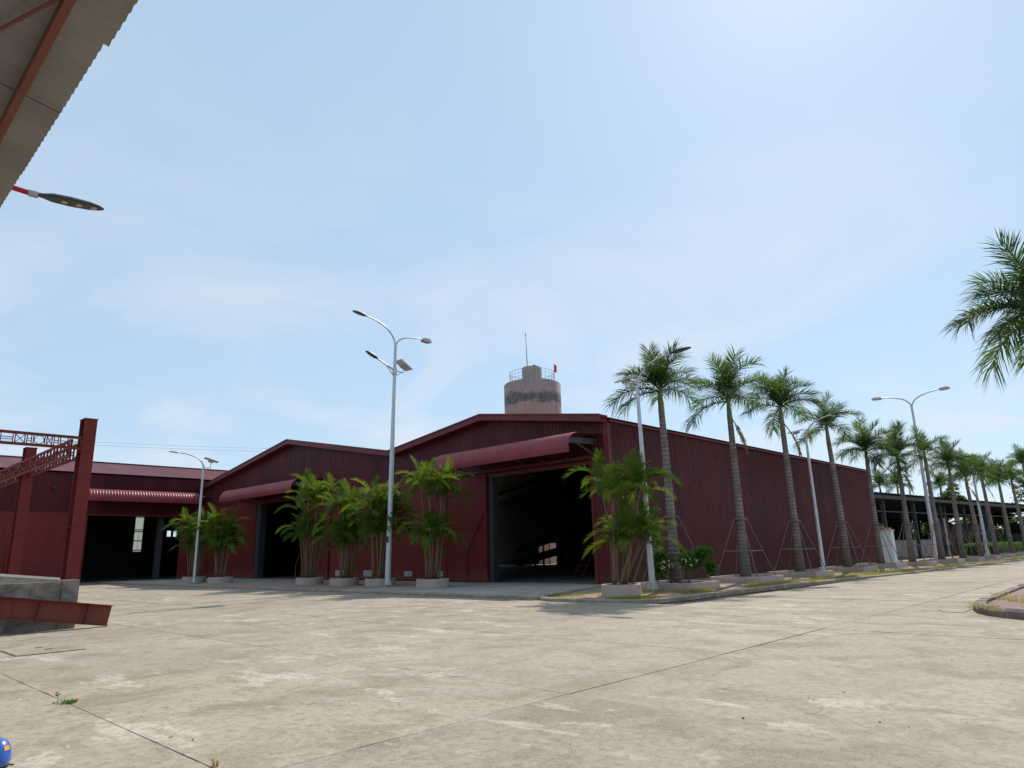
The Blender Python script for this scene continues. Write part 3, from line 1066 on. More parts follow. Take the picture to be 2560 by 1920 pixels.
for k in range(4):
    mb.f.append((2 * k, 2 * k + 2, 2 * k + 3, 2 * k + 1))
part('cloth', mb, 'flag_red', fg, True)

# ------------------------------------------------------------------ fronds
def frond(L, elev, droop, leaf, n, lift, seed, w=.035, rach=.022, start=.14, twist=0.0, hang=.5, lo=-.2, fwd=.5):
    q = random.Random(seed)
    segs = 14
    pts = [Vector((0, 0, 0))]
    tang = []
    for i in range(segs):
        s_ = (i + .5) / segs
        th = elev - droop * s_ ** 1.35
        d = Vector((math.cos(th), twist * s_ * s_, math.sin(th))).normalized()
        tang.append(d)
        pts.append(pts[-1] + d * (L / segs))
    mb = MB()
    mb.tube(pts[::2], [rach * (1 - .8 * i / (segs / 2)) for i in range(segs // 2 + 1)], 4, False)
    for i in range(n):
        s_ = start + (1 - start) * (i + .5) / n
        x = s_ * segs
        k = min(int(x), segs - 1)
        p0 = pts[k] + (pts[k + 1] - pts[k]) * (x - k)
        T = tang[k]
        Y = Vector((-T.y, T.x, 0)).normalized() if abs(T.x) + abs(T.y) > .05 else Vector((0, 1, 0))
        U = T.cross(Y)
        if U.z < 0 and elev < 1.2: U = -U
        for sd_ in (-1, 1):
            if q.random() < .05: continue
            l_ = leaf * (.42 + .58 * math.sin(math.pi * (.10 + .72 * s_)) ** .8) * q.uniform(.75, 1.12)
            al = fwd + .22 * s_ + .4 * s_ ** 4 + q.uniform(-.1, .1)
            d = (Y * sd_ * math.cos(al) + T * math.sin(al) + U * (lift * q.uniform(lo, 1.0))).normalized()
            ww = w * q.uniform(.8, 1.2)
            wd = (T - d * T.dot(d)).normalized() * ww
            m1 = p0 + d * l_ * .5 + Vector((0, 0, -hang * .10 * l_))
            m2 = p0 + d * l_ * .92 + Vector((0, 0, -hang * .55 * l_ * q.uniform(.5, 1.3)))
            b_ = len(mb.v)
            mb.v += [tuple(p0 - wd * .35), tuple(p0 + wd * .35), tuple(m1 + wd * .5), tuple(m1 - wd * .5), tuple(m2)]
            mb.f += [(b_, b_ + 1, b_ + 2, b_ + 3), (b_ + 3, b_ + 2, b_ + 4)]
    return mb


ROYAL = {}
for cls, (el, dr) in {'up': (1.38, .7), 'mid': (1.12, 1.25), 'out': (.80, 1.35), 'low': (.36, 1.15), 'hang': (-.15, .85)}.items():
    ROYAL[cls] = [mesh('frond_' + cls, frond(1.82 + .2 * k, el + .08 * k, dr + .12 * k, .92, 76, .75, 100 + k + len(cls) * 10, .028, .03, .14, (.25, -.2, .35)[k], {'up': .25, 'mid': .4, 'out': .55, 'low': .8, 'hang': .9}[cls], -.25, .50), 'royal_leaf') for k in range(3)]
DEADM = mesh('frond_dead', frond(1.7, -1.0, .5, .3, 26, .2, 77, .05, .03, .2, .1, .9), 'dead_leaf')
CROWN = [('up', 3), ('mid', 4), ('out', 4), ('low', 4), ('hang', 1)]


def royal_palm(label, x, y, zb, zc, scale=1.0, seed=0, lean=(0, 0), rbase=.235, dead=False, thin=1.0, group='royal palms lining the road', crown=None):
    """zb soil height, zc height of the crown base"""
    q = random.Random(500 + seed)
    t_ = thing('royal_palm', label, 'palm tree', (x, y, zb), group)
    Hh = zc - zb
    sh = .95 * scale
    n = 16
    path, rad = [], []
    for i in range(n + 1):
        s_ = i / n
        path.append((x + lean[0] * s_ * s_, y + lean[1] * s_ * s_, zb + (Hh - sh) * s_))
        rad.append((rbase * (1 - s_) ** 3 + .125 * (1 - (1 - s_) ** 3) + .025 * math.sin(math.pi * s_)) * (1 if s_ > .02 else 1.15))
    part('trunk', MB().tube(path, rad, 14), 'palm_trunk', t_, 50)
    tx, ty = x + lean[0], y + lean[1]
    part('crownshaft', MB().tube([(tx, ty, zc - sh), (tx, ty, zc - sh * .9), (tx, ty, zc - sh * .4), (tx, ty, zc + .1)], [.125, .130, .10, .07], 12), 'crownshaft', t_, 50)
    az = q.uniform(0, 6.28)
    for cls, num in crown or CROWN:
        for k in range(max(1, round(num * thin))):
            az += 2.3999 + q.uniform(-.25, .25)
            o = copy_part(q.choice(ROYAL[cls]), 'frond', t_, (tx - x, ty - y, Hh + {'up': .05, 'mid': .0, 'out': -.02, 'low': -.06, 'hang': -.1}[cls]), (q.uniform(-.08, .08), q.uniform(-.1, .1), az), scale * q.uniform(.9, 1.08))
    if dead:
        copy_part(DEADM, 'dead_frond', t_, (tx - x + .1, ty - y, Hh - sh * .95), (0, 0, q.uniform(-1, .5)), scale)
    return t_


def planter_box(label, cx, cy, zg, s_=2.4, h_=.28, thick=.14):
    o = thing('tree_planter', label, 'planter', (cx, cy, zg), 'square kerbed tree planters under the palms')
    a = s_ / 2
    j = rnd.uniform(-.02, .02)
    for (x0, x1, y0, y1) in ((-a, a, -a, -a + thick), (-a, a, a - thick, a), (-a, -a + thick, -a + thick + .003, a - thick - .003), (a - thick, a, -a + thick + .003, a - thick - .003)):
        part('planter_wall', MB().box(cx + x0, cx + x1, cy + y0, cy + y1, zg - .05, zg + h_ + j), 'planter_plaster', o)
    part('soil', MB().box(cx - a + thick, cx + a - thick, cy - a + thick, cy + a - thick, zg - .04, zg + h_ - .09), 'soil', o)
    return o


def support(label, cx, cy, zg, s_=2.4, ztop=2.75, rt_=.24):
    o = thing('palm_support', label, 'tree support', (cx, cy, zg), 'steel pole props around the palm trunks')
    a = s_ / 2 - .22
    tops, feet, mids = [], [], []
    for sx_, sy_ in ((-1, -1), (1, -1), (1, 1), (-1, 1)):
        f_ = Vector((cx + sx_ * a, cy + sy_ * a, zg + .15))
        tp = Vector((cx + sx_ * rt_ * .85, cy + sy_ * rt_ * .85, zg + ztop))
        feet.append(f_); tops.append(tp)
        mids.append(f_ + (tp - f_) * .46)
        part('prop', MB().tube([f_, tp], .021, 6), 'support_pole', o)
    for i in range(4):
        part('cross_bar', MB().tube([mids[i], mids[(i + 1) % 4]], .02, 6), 'support_pole', o)
    part('collar', MB().tube([tops[0], tops[1], tops[2], tops[3], tops[0]], .035, 6), 'support_pole', o)
    return o


ordn = ['first', 'second', 'third', 'fourth', 'fifth', 'sixth', 'seventh', 'eighth', 'ninth', 'tenth', 'eleventh', 'twelfth']
PALMS = [(-13.95, 23.25, 7.45, 1.0), (-13.85, 28.75, 7.8, 1.05), (-13.75, 34.35, 8.2, 1.05), (-13.6, 40.5, 7.8, .95), (-13.8, 46.9, 7.0, 1.0),
         (-13.0, 50.6, 6.9, 1.05), (-12.5, 55.8, 7.5, .9), (-12.1, 60.2, 6.95, 1.0), (-12.1, 66.4, 6.5, 1.05), (-12.0, 72.2, 6.95, 1.0),
         (-11.9, 79, 6.9, 1.0), (-11.9, 87, 7.2, 1.0)]
PALMS = [(x * 1.047, y * 1.047, 1.88 + (zc - 1.6) * 1.047, s_ * 1.0) for x, y, zc, s_ in PALMS]
for i, (x, y, zc, s_) in enumerate(PALMS):
    w = ordn[i] + ' from the warehouse corner'
    planter_box('square pale planter kerb round the royal palm ' + w, x, y, .05)
    extra = {0: ', leafy bush at its foot', 2: ', a dead frond hanging from it', 4: ', beside the white cabinet', 6: ', short ragged crown next to the twin lamp post'}.get(i, '')
    royal_palm('royal palm ' + w + extra, x, y, .20, zc, s_, seed=i * 7 + 1, lean=(rnd.uniform(-.13, .13), rnd.uniform(-.13, .13)), dead=i in (1, 2, 5, 8, 9), thin=.55 if i == 6 else (1.0, .85, 1.0, .75, .95, 1, 1, .9, .8, 1, .9, 1)[i])
    if i < 10:
        support('steel pole prop frame round the royal palm ' + w, x, y, .05)
# palm on the near island, crown in the right edge of the picture
royal_palm('big royal palm at the right edge, its crown highest in the picture', -1.42, 18.9, .12, 6.6, .80, seed=93, rbase=.33, lean=(-.05, .0), dead=True, crown=[('up', 3), ('mid', 5), ('out', 6), ('low', 7), ('hang', 5)])
# smaller palms further back
for i, (x, y, zc, w) in enumerate(((-26.6, 94.3, 8.6, 'leftmost small distant palm just right of the warehouse end'), (-26.4, 101, 9.0, 'small distant palm before the dark shed, second from the warehouse end'), (-21.9, 103, 8.6, 'small distant palm standing between the shed posts and the road'), (-12.3, 99, 10.2, 'tall distant palm at the far end of the row near the right edge'))):
    royal_palm(w, x, y, -.1, zc, 1.0, seed=40 + i, group='distant palms')

# ------------------------------------------------------------------ areca clumps in round planters
ARE = []
for k in range(7):
    el, dr = ((1.35, 1.1), (1.15, 1.5), (.95, 1.7), (.7, 1.6), (1.2, 1.9), (.4, 1.3), (1.45, .5))[k]
    ARE.append(mesh('areca_frond', frond(1.28 + .1 * (k % 3), el, dr * 1.1, .48, 46, .6, 900 + k, .021, .014, .24, (.2, -.25, .1)[k % 3], .45, .25, .6), 'areca_leaf'))


def areca(label, plabel, cx, cy, zg, top, seed, nst=13, spread=1.0, tiers=None, pr=.74, lean=(0, 0)):
    q = random.Random(seed)
    pl = thing('round_planter', plabel, 'planter', (cx, cy, zg), 'round pale planters')
    part('planter_ring', MB().lathe([(pr, -.05), (pr, .36), (pr - .02, .38), (pr - .11, .38), (pr - .12, .36), (pr - .12, .1)], (cx, cy, zg), 40), 'planter_plaster', pl, 35)
    part('soil', MB().lathe([(pr - .115, .30), (.01, .33)], (cx, cy, zg), 24), 'soil', pl)
    o = thing('areca_palm', label, 'palm clump', (cx, cy, zg + .3), 'areca palm clumps in planters')
    for k in range(nst):
        az = 2.3999 * k + q.uniform(-.4, .4)
        tall = (tiers[k % len(tiers)] if tiers else q.choice((.45, .6, .8, .95, 1.0, .85))) * q.uniform(.92, 1.05)
        zt = .3 + (top - 1.6) * tall
        r0 = q.uniform(.1, .42)
        r1 = r0 + q.uniform(.08, .52) * spread * (zt / 3.5)
        pts, rad = [], []
        for i in range(8):
            s_ = i / 7
            rr = r0 + (r1 - r0) * s_ ** 1.25
            pts.append((cx + lean[0] * s_ + rr * math.cos(az + .25 * s_), cy + lean[1] * s_ + rr * math.sin(az + .25 * s_), zg + .28 + (zt - .28) * s_))
            rad.append((.036 - .010 * s_) * q.uniform(.95, 1.05))
        st = part('stem', MB().tube(pts, rad, 7), 'areca_stem', o, True)
        tip = pts[-1]
        nf = q.choice((5, 6, 6, 7))
        a2 = q.uniform(0, 6.28)
        for j in range(nf):
            a2 += 2.3999 + q.uniform(-.3, .3)
            mi = (6, 0, 4, 1, 2, 3, 5)[j]
            copy_part(ARE[mi], 'frond', o, (tip[0] - cx, tip[1] - cy, tip[2] - zg - .3 - .04 * j), (q.uniform(-.12, .12), q.uniform(-.15, .15), a2), q.uniform(.85, 1.15) * (1.0 if tall > .6 else .92))
    return o


ARECAS = [(-36.0, 21.0, 6.25, 'tall drooping areca palm clump half covering the middle doorway', 'round pale planter nearest the middle doorway', [1, .55, .5, 1, .85, .5, .92]),
          (-32.5, 21.0, 5.5, 'areca palm clump between the middle doorway clump and the tall lamp post', 'round pale planter second right of the middle doorway', [.55, .95, .5, .6, .9, .5]),
          (-29.3, 21.0, 5.5, 'areca palm clump directly left of the tall double lamp post', 'round pale planter directly behind the tall lamp post', [.7, .9, .6, 1, .75, .6]),
          (-25.5, 21.2, 5.95, 'tall areca palm clump directly right of the tall double lamp post', 'round pale planter right of the tall lamp post', [.98, .5, .92, .5, 1, .45, .9]),
          (-14.5, 20.5, 5.2, 'large areca palm clump at the warehouse corner beside the wide doorway', 'round pale planter on the corner by the road, nearest of all', [.45, .97, .42, .9, .4, 1, .5, .78]),
          (-50.3, 20.4, 5.3, 'left one of the two areca palm clumps in the far inner corner', 'round pale planter at the foot of the left corner lamp', [.7, .9, .6, .95, .8, .65]),
          (-45.9, 20.3, 4.95, 'dark right one of the two areca palm clumps in the far inner corner', 'round pale planter left of the middle doorway ramp', [.7, .9, .6, .95, .8, .65])]
for i, (x, y, tp, lb, pb, tr_) in enumerate(ARECAS):
    areca(lb, pb, x, y, .05 if i == 4 else .118, tp, 300 + i * 17, nst=17, spread=1.45 if i == 4 else 1.0, lean=(.35, .25) if i == 4 else (0, 0), tiers=tr_, pr=.68 if i == 4 else .76)

# ------------------------------------------------------------------ leaf clouds
def leaves(mb, c, r, n, size, q, shell=.55, flat=1.0):
    for _ in range(n):
        while True:
            d = Vector((q.uniform(-1, 1), q.uniform(-1, 1), q.uniform(-1, 1)))
            if .05 < d.length < 1: break
        d = d.normalized() * (shell + (1 - shell) * q.random()) * (.8 + .35 * mnoise.noise(d * 2.1 + Vector((c[0], c[1], 0))))
        p = Vector((c[0] + d.x * r[0], c[1] + d.y * r[1], c[2] + d.z * r[2]))
        a = Vector((q.gauss(0, 1), q.gauss(0, 1), q.gauss(0, 1) * flat)).normalized()
        b_ = a.cross(Vector((q.gauss(0, 1), q.gauss(0, 1), q.gauss(0, 1)))).normalized()
        s_ = size * q.uniform(.6, 1.3)
        n0 = len(mb.v)
        mb.v += [tuple(p - a * s_), tuple(p + b_ * s_ * .45), tuple(p + a * s_), tuple(p - b_ * s_ * .45)]
        mb.f.append((n0, n0 + 1, n0 + 2, n0 + 3))
    return mb


q = random.Random(21)
bu = thing('leafy_bush', 'leafy green bush with pale flowers at the foot of the first palm', 'bush', (-15.18, 23.77, .3), None)
mb = MB()
for c, r, n in (((-15.44, 23.61, .95), (.42, .42, .55), 420), ((-15.29, 23.56, 1.35), (.3, .3, .3), 160), ((-13.93, 23.56, 1.15), (.62, .5, .38), 420), ((-13.45, 23.66, 1.45), (.4, .35, .22), 200), ((-13.19, 23.61, .85), (.25, .25, .3), 120)):
    leaves(mb, c, (r[0] * 1.3, r[1] * 1.25, r[2] * 1.3), int(n * 2.6), .075, q, .2)
part('foliage', mb, 'bush_leaf', bu)
mb = MB()
for c, r, n in (((-14.87, 23.24, .95), (.35, .25, .3), 26), ((-13.82, 23.24, 1.1), (.4, .3, .25), 22)):
    leaves(mb, c, r, n, .05, q, .7)
part('flowers', mb, 'flower_pale', bu)
mb = MB()
for k in range(9):
    a = q.uniform(0, 6.28)
    mb.tube([(-14.65 + .35 * math.cos(a), 23.8 + .2 * math.sin(a), .3), (-14.65 + .7 * math.cos(a), 23.7 + .3 * math.sin(a), .8), (-14.55 + 1.0 * math.cos(a), 23.6 + .3 * math.sin(a), 1.25)], [.02, .014, .006], 5)
part('stems', mb, 'bark', bu)
bu.location.x += .42; bu.location.y += .2

# ------------------------------------------------------------------ lamps
def led_head(parent, p, d, L=.75, w=.30, mat_='lamp_dark', lens=4, hs=1.0):
    """tapered LED street light head from p along d"""
    d = Vector(d).normalized()
    s_ = d.cross(Vector((0, 0, 1))).normalized()
    u_ = s_.cross(d)
    p = Vector(p)
    prof = [(0, .22, .5), (.12, .36, .7), (.25, .8, 1), (.5, 1, 1), (.78, .9, .8), (.93, .6, .5), (1, .2, .25)]
    mb = MB()
    for t_, ww, hh in prof:
        c = p + d * (L * t_)
        for a, b_ in ((-1, 0), (-.7, 1), (.7, 1), (1, 0), (.8, -.6), (-.8, -.6)):
            mb.v.append(tuple(c + s_ * (a * ww * w / 2) + u_ * (b_ * hh * .05 * hs)))
    for i in range(len(prof) - 1):
        for k in range(6):
            mb.f.append((i * 6 + k, i * 6 + (k + 1) % 6, i * 6 + 6 + (k + 1) % 6, i * 6 + 6 + k))
    mb.f += [(5, 4, 3, 2, 1, 0), tuple(len(mb.v) - 6 + k for k in range(6))]
    hd = part('lamp_head', mb, mat_, parent, 30)
    for k in range(lens):
        c = p + d * (L * (.42 + .43 * k / max(1, lens - 1))) - u_ * .033 * hs
        m2 = MB()
        ring = [c + d * (.05 * hs * math.cos(a)) + s_ * (.055 * hs * math.sin(a)) for a in [2 * math.pi * j / 10 for j in range(10)]]
        m2.poly(ring)
        m2.poly([r_ + u_ * .02 for r_ in reversed(ring)])
        for j in range(10):
            m2.quad(ring[j], ring[(j + 1) % 10], ring[(j + 1) % 10] + u_ * .02, ring[j] + u_ * .02)
        part('lens', m2, 'lens', hd)
    return hd


def box_head(parent, p, d, L=.62, w=.3):
    d = Vector(d).normalized()
    s_ = d.cross(Vector((0, 0, 1))).normalized()
    u_ = s_.cross(d)
    p = Vector(p)
    mb = MB()
    for t_, ww, hb, ht in ((0, .55, -.05, .04), (.1, .9, -.08, .10), (.75, 1, -.09, .12), (1, .8, -.06, .03)):
        c = p + d * (L * t_)
        for a, b_ in ((-1, hb), (1, hb), (.85, ht), (-.85, ht)):
            mb.v.append(tuple(c + s_ * (a * ww * w / 2) + u_ * b_))
    for i in range(3):
        for k in range(4):
            mb.f.append((i * 4 + k, i * 4 + (k + 1) % 4, i * 4 + 4 + (k + 1) % 4, i * 4 + 4 + k))
    mb.f += [(3, 2, 1, 0), (12, 13, 14, 15)]
    hd = part('lamp_head', mb, 'lamp_pale', parent)
    c0, c1 = p + d * (L * .15) - u_ * .087, p + d * (L * .85) - u_ * .085
    part('lens', MB().bar(c0, c1, w * .75, .02), 'lens', hd)


def pole(parent, x, y, z0, z1, r0, r1):
    path = [(x, y, z0 + (z1 - z0) * k / 6) for k in range(7)]
    p_ = part('pole', MB().tube(path, [r0 + (r1 - r0) * k / 6 for k in range(7)], 12), 'pole_grey', parent, 50)
    part('base_plate', MB().box(x - .28, x + .28, y - .28, y + .28, z0 - .05, z0 + .09), 'kerb_concrete', parent)
    for sx_, sy_ in ((1, 0), (-1, 0), (0, 1), (0, -1)):
        mb = MB().poly([(x + sx_ * r0, y + sy_ * r0, z0 + .09), (x + sx_ * (r0 + .13), y + sy_ * (r0 + .13), z0 + .09), (x + sx_ * r0, y + sy_ * r0, z0 + .4)])
        part('gusset', mb, 'pole_grey', parent)
    return p_


def arm(parent, x, y, z0, d, reach, rise, r=.04, neck=.5):
    d = Vector((d[0], d[1], 0)).normalized()
    pts = []
    for k in range(11):
        s_ = k / 10
        # leaves the pole upward, bends out into a straight run
        h_ = reach * (s_ ** 1.7 if s_ < .5 else .5 ** 1.7 + (s_ - .5) * (1 - .5 ** 1.7) / .5)
        v_ = rise * (1 - (1 - s_) ** 1.9)
        pts.append((x + d.x * h_, y + d.y * h_, z0 + v_))
    part('arm', MB().tube(pts, [r * (1.25 - .45 * k / 10) for k in range(11)], 8), 'pole_grey', parent, 50)
    a, b_ = Vector(pts[-2]), Vector(pts[-1])
    return b_, (b_ - a).normalized()


def solar(parent, x, y, z0, d, out=.55, upz=.35, tilt=.35, size=(.62, .5), roll=0.0):
    d = Vector((d[0], d[1], 0)).normalized()
    s_ = Vector((-d.y, d.x, 0))
    e = Vector((x, y, z0)) + d * out
    part('panel_bracket', MB().tube([(x, y, z0), e, e + Vector((0, 0, upz))], .028, 6).tube([(x, y, z0 - .35), e - d * .12], .02, 6), 'pole_grey', parent)
    c = e + Vector((0, 0, upz))
    s_ = s_ * math.cos(roll) + Vector((0, 0, math.sin(roll)))
    a = (d * math.cos(tilt) - Vector((0, 0, 1)) * math.sin(tilt))
    nrm = a.cross(s_).normalized()
    if nrm.z < 0: nrm = -nrm
    mb = MB()
    hx, hy = size
    for z_ in (0, .05):
        for i, j in ((-1, -1), (1, -1), (1, 1), (-1, 1)):
            mb.v.append(tuple(c + a * (i * hx) + s_ * (j * hy) + nrm * z_))
    mb.f += [(3, 2, 1, 0), (4, 5, 6, 7), (0, 1, 5, 4), (1, 2, 6, 5), (2, 3, 7, 6), (3, 0, 4, 7)]
    sp = part('solar_panel', mb, 'panel_back', parent)
    cell = MB()
    cell.quad(*[tuple(c + a * (i * hx * .95) + s_ * (j * hy * .95) + nrm * .056) for i, j in ((-1, -1), (1, -1), (1, 1), (-1, 1))])
    part('cells', cell, 'panel_blue', sp)
    part('battery_box', MB().bar(c - nrm * .07 - a * .15, c - nrm * .07 + a * .15, .25, .12, tuple(nrm)), 'lamp_pale', sp)


GL = 'street lamps round the yard'
x, y = -28.35, 20.75
lp = thing('street_lamp', 'tallest street lamp in the centre, twin arms and a solar lamp below', 'street lamp', (x, y, .118), GL)
pole(lp, x, y, .118, 12.35, .15, .075)
e, d = arm(lp, x, y, 12.25, (.1, -1), 1.95, 1.15)
led_head(lp, e, d, .95, .34)
e, d = arm(lp, x, y, 12.25, (-.1, 1), 1.9, .85)
box_head(lp, e, (d.x, d.y, d.z * .5), .68, .34)
part('clamp', MB().tube([(x, y, 10.75), (x, y, 11.05)], .13, 10), 'pole_grey', lp)
mb = MB().tube([(x, y, 10.95), (x + .05, y - 1.1, 11.35)], .04, 6).tube([(x, y, 10.6), (x + .02, y - .55, 11.12)], .025, 6)
part('lower_arm', mb, 'pole_grey', lp)
led_head(lp, (x + .05, y - 1.08, 11.34), (.05, -1, .34), .85, .32, lens=3)
solar(lp, x, y, 10.95, (-.1, 1), .6, .4, .45, (.45, .28))
lp.rotation_euler = (-.012, .010, 0)
part('service_hatch', MB().box(x + .10, x + .165, y - .07, y + .07, 3.6, 3.66).box(x - .02, x + .14, y - .17, y - .145, 2.2, 2.5), 'lamp_dark', lp)

x, y = -46.6, 18.9
lp = thing('street_lamp', 'single arm solar street lamp in the far left corner by two palm clumps', 'street lamp', (x, y, .118), GL)
pole(lp, x, y, .118, 7.75, .10, .06)
e, d = arm(lp, x, y, 7.6, (0, -1), 1.5, .85)
led_head(lp, e, d, .8, .3, 'lamp_pale', lens=3)
solar(lp, x, y, 7.6, (.2, 1), .45, .5, .3, (.45, .3))

for (x, y, zt, lb, sz) in ((-14.65, 22.72, 7.85, 'solar street lamp in front of the first royal palm at the warehouse corner', 1.0),
                           (-14.4, 39.1, 7.45, 'solar street lamp between the third and fourth royal palms', .9)):
    lp = thing('street_lamp', lb, 'street lamp', (x, y, .05), GL)
    pole(lp, x, y, .05, zt, .12 * sz, .065)
    e, d = arm(lp, x, y, zt - .1, (1, .05), 1.55, 1.15)
    led_head(lp, e, d, .9, .34, lens=4)
    solar(lp, x, y, zt - .05, (-1, 0), .5, .45, .1, (.42, .24), -.27)
    lp.rotation_euler = (.004, -.006, 0)
x, y = -14.15, 61.7
lp = thing('street_lamp', 'tall twin arm street lamp above the palm row on the right', 'street lamp', (x, y, .112), GL)
pole(lp, x, y, .112, 12.25, .17, .085)
for sg in (-1, 1):
    e, d = arm(lp, x, y, 12.15, (sg, 0), 2.1, 1.1, .05)
    box_head(lp, e, (d.x, d.y, d.z * .8), .75, .36)
for (x, y, zt, lb) in ((-24.0, 97, 11.2, 'thin far street lamp among the distant palms left of the shed'), (-13.6, 77.5, 7.8, 'thin far street lamp near the end of the palm row')):
    lp = thing('street_lamp', lb, 'street lamp', (x, y, -.1 if x < -20 else .112), GL)
    pole(lp, x, y, -.1 if x < -20 else .112, zt, .16, .08)
    e, d = arm(lp, x, y, zt - .1, (1, 0), 1.6, 1.0)
    led_head(lp, e, d, .9, .34, 'lamp_pale', lens=3)
    solar(lp, x, y, zt - 1.0, (-1, 0), .5, .45, .1, (.42, .24), -.27)

# ------------------------------------------------------------------ canopy over the top left corner, with its lamp
CZ, CY = 5.0, 1.0
SL = .16
cn = thing('canopy_roof', 'corrugated canopy roof underside with red purlin in the top left corner', 'canopy', (-8, -1.5, 0))


def canopy_sheet(x0, x1, dy, dz_):
    mb = MB()
    n = int((x1 - x0) / .105 * 10)
    rows = [(CY + dy, 0), (CY - 1.2, 0), (CY - 3.2, 0), (CY - 6.5, 0)]
    for i in range(n + 1):
        x = x0 + (x1 - x0) * i / n
        o_ = .010 * math.sin(2 * math.pi * x / .105)
        for yy, _ in rows:
            mb.v.append((x, yy, CZ + dz_ + (CY - yy) * SL + o_))
    for i in range(n):
        for k in range(3):
            mb.f.append((i * 4 + k, i * 4 + 4 + k, i * 4 + 5 + k, i * 4 + 1 + k))
    part('roof_sheet', mb, 'canopy_sheet', cn, True)


cxs = [-16.2, -15.0, -13.8, -12.65, -11.5, -10.35, -9.2, -8.05, -6.9, -5.75, -4.62, -3.5, -2.4]
crn = random.Random(5)
for i in range(len(cxs) - 1):
    canopy_sheet(cxs[i] - .04, cxs[i + 1] + .04, (.028 if i == 10 else crn.choice((0, .003, -.003))), .006 * (i % 2))
zp = lambda yy: CZ + (CY - yy) * SL
for yy in (.72, -1.1, -2.9, -4.8):
    part('purlin', MB().box(-16.1, -2.5, yy - .025, yy + .025, zp(yy) - .115, zp(yy) - .02), 'canopy_rust', cn)
for xx in (-15.5, -10.4, -2.9):
    part('rafter', MB().bar((xx, .6, zp(.6) - .26), (xx, -5.3, zp(-5.3) - .26), .09, .2), 'canopy_rust', cn)
    part('post', MB().box(xx - .07, xx + .07, -.3 if xx < -12 else -3.2, -.16 if xx < -12 else -3.06, -.05, zp(-.2 if xx < -12 else -3.1) - .34), 'canopy_rust', cn)
    part('post', MB().box(xx - .07, xx + .07, -5.2, -5.06, -.05, zp(-5.1) - .34), 'canopy_rust', cn)
part('tie_rod', MB().tube([(-4.32, .70, 4.97), (-9.75, -1.08, 5.19)], .014, 6), 'canopy_rust', cn)
bx_, by_, bz_ = -7.93, .95, 5.33
cl = thing('bracket_lamp', 'dark LED lamp on a red pipe arm sticking out beyond the canopy edge', 'street lamp', (bx_, -.3, zp(-.3)))
part('arm', MB().tube([(-7.96, -.6, 5.33), (bx_, .6, 5.32), (bx_ + .01, 1.22, 5.30)], .028, 8), 'pipe_red', cl, 50)
part('strut', MB().tube([(-7.96, -.55, 5.33), (-7.96, -.55, zp(-.55) + .01)], .028, 8).tube([(-7.94, .2, 5.33), (-7.94, .2, zp(.2) + .01)], .028, 8), 'pipe_red', cl)
part('clamp_sleeve', MB().tube([(bx_ + .005, 1.22, 5.302), (bx_ + .02, 1.30, 5.30)], .036, 10), 'rail_steel', cl)
led_head(cl, (bx_ + .015, 1.27, 5.30), (.15, 1, .03), .62, .19, lens=3, hs=.62)

# ------------------------------------------------------------------ low wall, steel frame and loose beam on the left
lw_ = thing('low_wall', 'stained grey concrete low wall behind the loose red beam', 'wall', (-20.9, 3, 0))
part('wall', MB().box(-21.05, -20.82, -6, 5.15, -.08, 1.15), 'old_wall', lw_)
part('end_pillar', MB().box(-21.15, -20.78, 5.152, 5.53, -.08, 1.19), 'old_wall', lw_)
lw2 = thing('low_wall', 'far low wall with a bright sunlit top behind the steel column', 'wall', (-24.6, 2, 0))
mb = MB()
for xx in (-24.8, -24.5):
    mb.v += [(xx, -6, -.08), (xx, 6.12, -.08), (xx, 6.12, 1.10), (xx, -6, 2.5)]
mb.f += [(0, 1, 2, 3), (7, 6, 5, 4), (0, 4, 5, 1), (1, 5, 6, 2), (2, 6, 7, 3), (3, 7, 4, 0)]
part('wall', mb, 'old_wall', lw2)
part('coping', MB().bar((-24.65, -6, 2.54), (-24.65, 4.55, 1.321), .36, .07), 'pale_sunlit_top', lw2)  # both strips added; pale colour stands in for sunlight on the wall top
part('coping', MB().bar((-24.65, 4.6, 1.315), (-24.65, 6.13, 1.139), .36, .07), 'pale_sunlit_top', lw2)
part('infill', MB().box(-24.49, -21.2, -6, 4.9, -.08, .6), 'apron_concrete', lw2)


def hcol(name, label, cx, cy, z0, z1, wy=.32, dx=.46, tf=.022):
    o = thing(name, label, 'steel column', (cx, cy, z0), 'red steel columns of the unfinished frame')
    for s_ in (-1, 1):
        part('flange', MB().box(cx + s_ * dx / 2 - tf / 2, cx + s_ * dx / 2 + tf / 2, cy - wy / 2, cy + wy / 2, z0, z1), 'primer_steel', o)
    part('web', MB().box(cx - dx / 2 + tf / 2, cx + dx / 2 - tf / 2, cy - .01, cy + .01, z0, z1), 'primer_steel', o)
    part('cap_plate', MB().box(cx - dx / 2 - .03, cx + dx / 2 + .03, cy - wy / 2 - .02, cy + wy / 2 + .02, z1 + .001, z1 + .021), 'primer_steel', o)
    part('base_plate', MB().box(cx - dx / 2 - .08, cx + dx / 2 + .08, cy - wy / 2 - .06, cy + wy / 2 + .06, z0 - .08, z0), 'primer_steel', o)
    for zz_ in (z0 + (z1 - z0) * .46, z1 - .62, z1 - .92, z0 + .9):
        part('stiffener', MB().box(cx - dx / 2 + tf, cx + dx / 2 - tf, cy - wy / 2 + .01, cy - .012, zz_, zz_ + .015), 'primer_steel', o)
    # rust line weld strips on the outer flange
    for zz_ in (z1 - .62, z1 - .95, z0 + (z1 - z0) * .46):
        part('bolt_strip', MB().box(cx + dx / 2 + tf / 2 + .001, cx + dx / 2 + tf / 2 + .014, cy - wy / 2 + .02, cy + wy / 2 - .02, zz_, zz_ + .035), 'primer_steel', o)
    return o


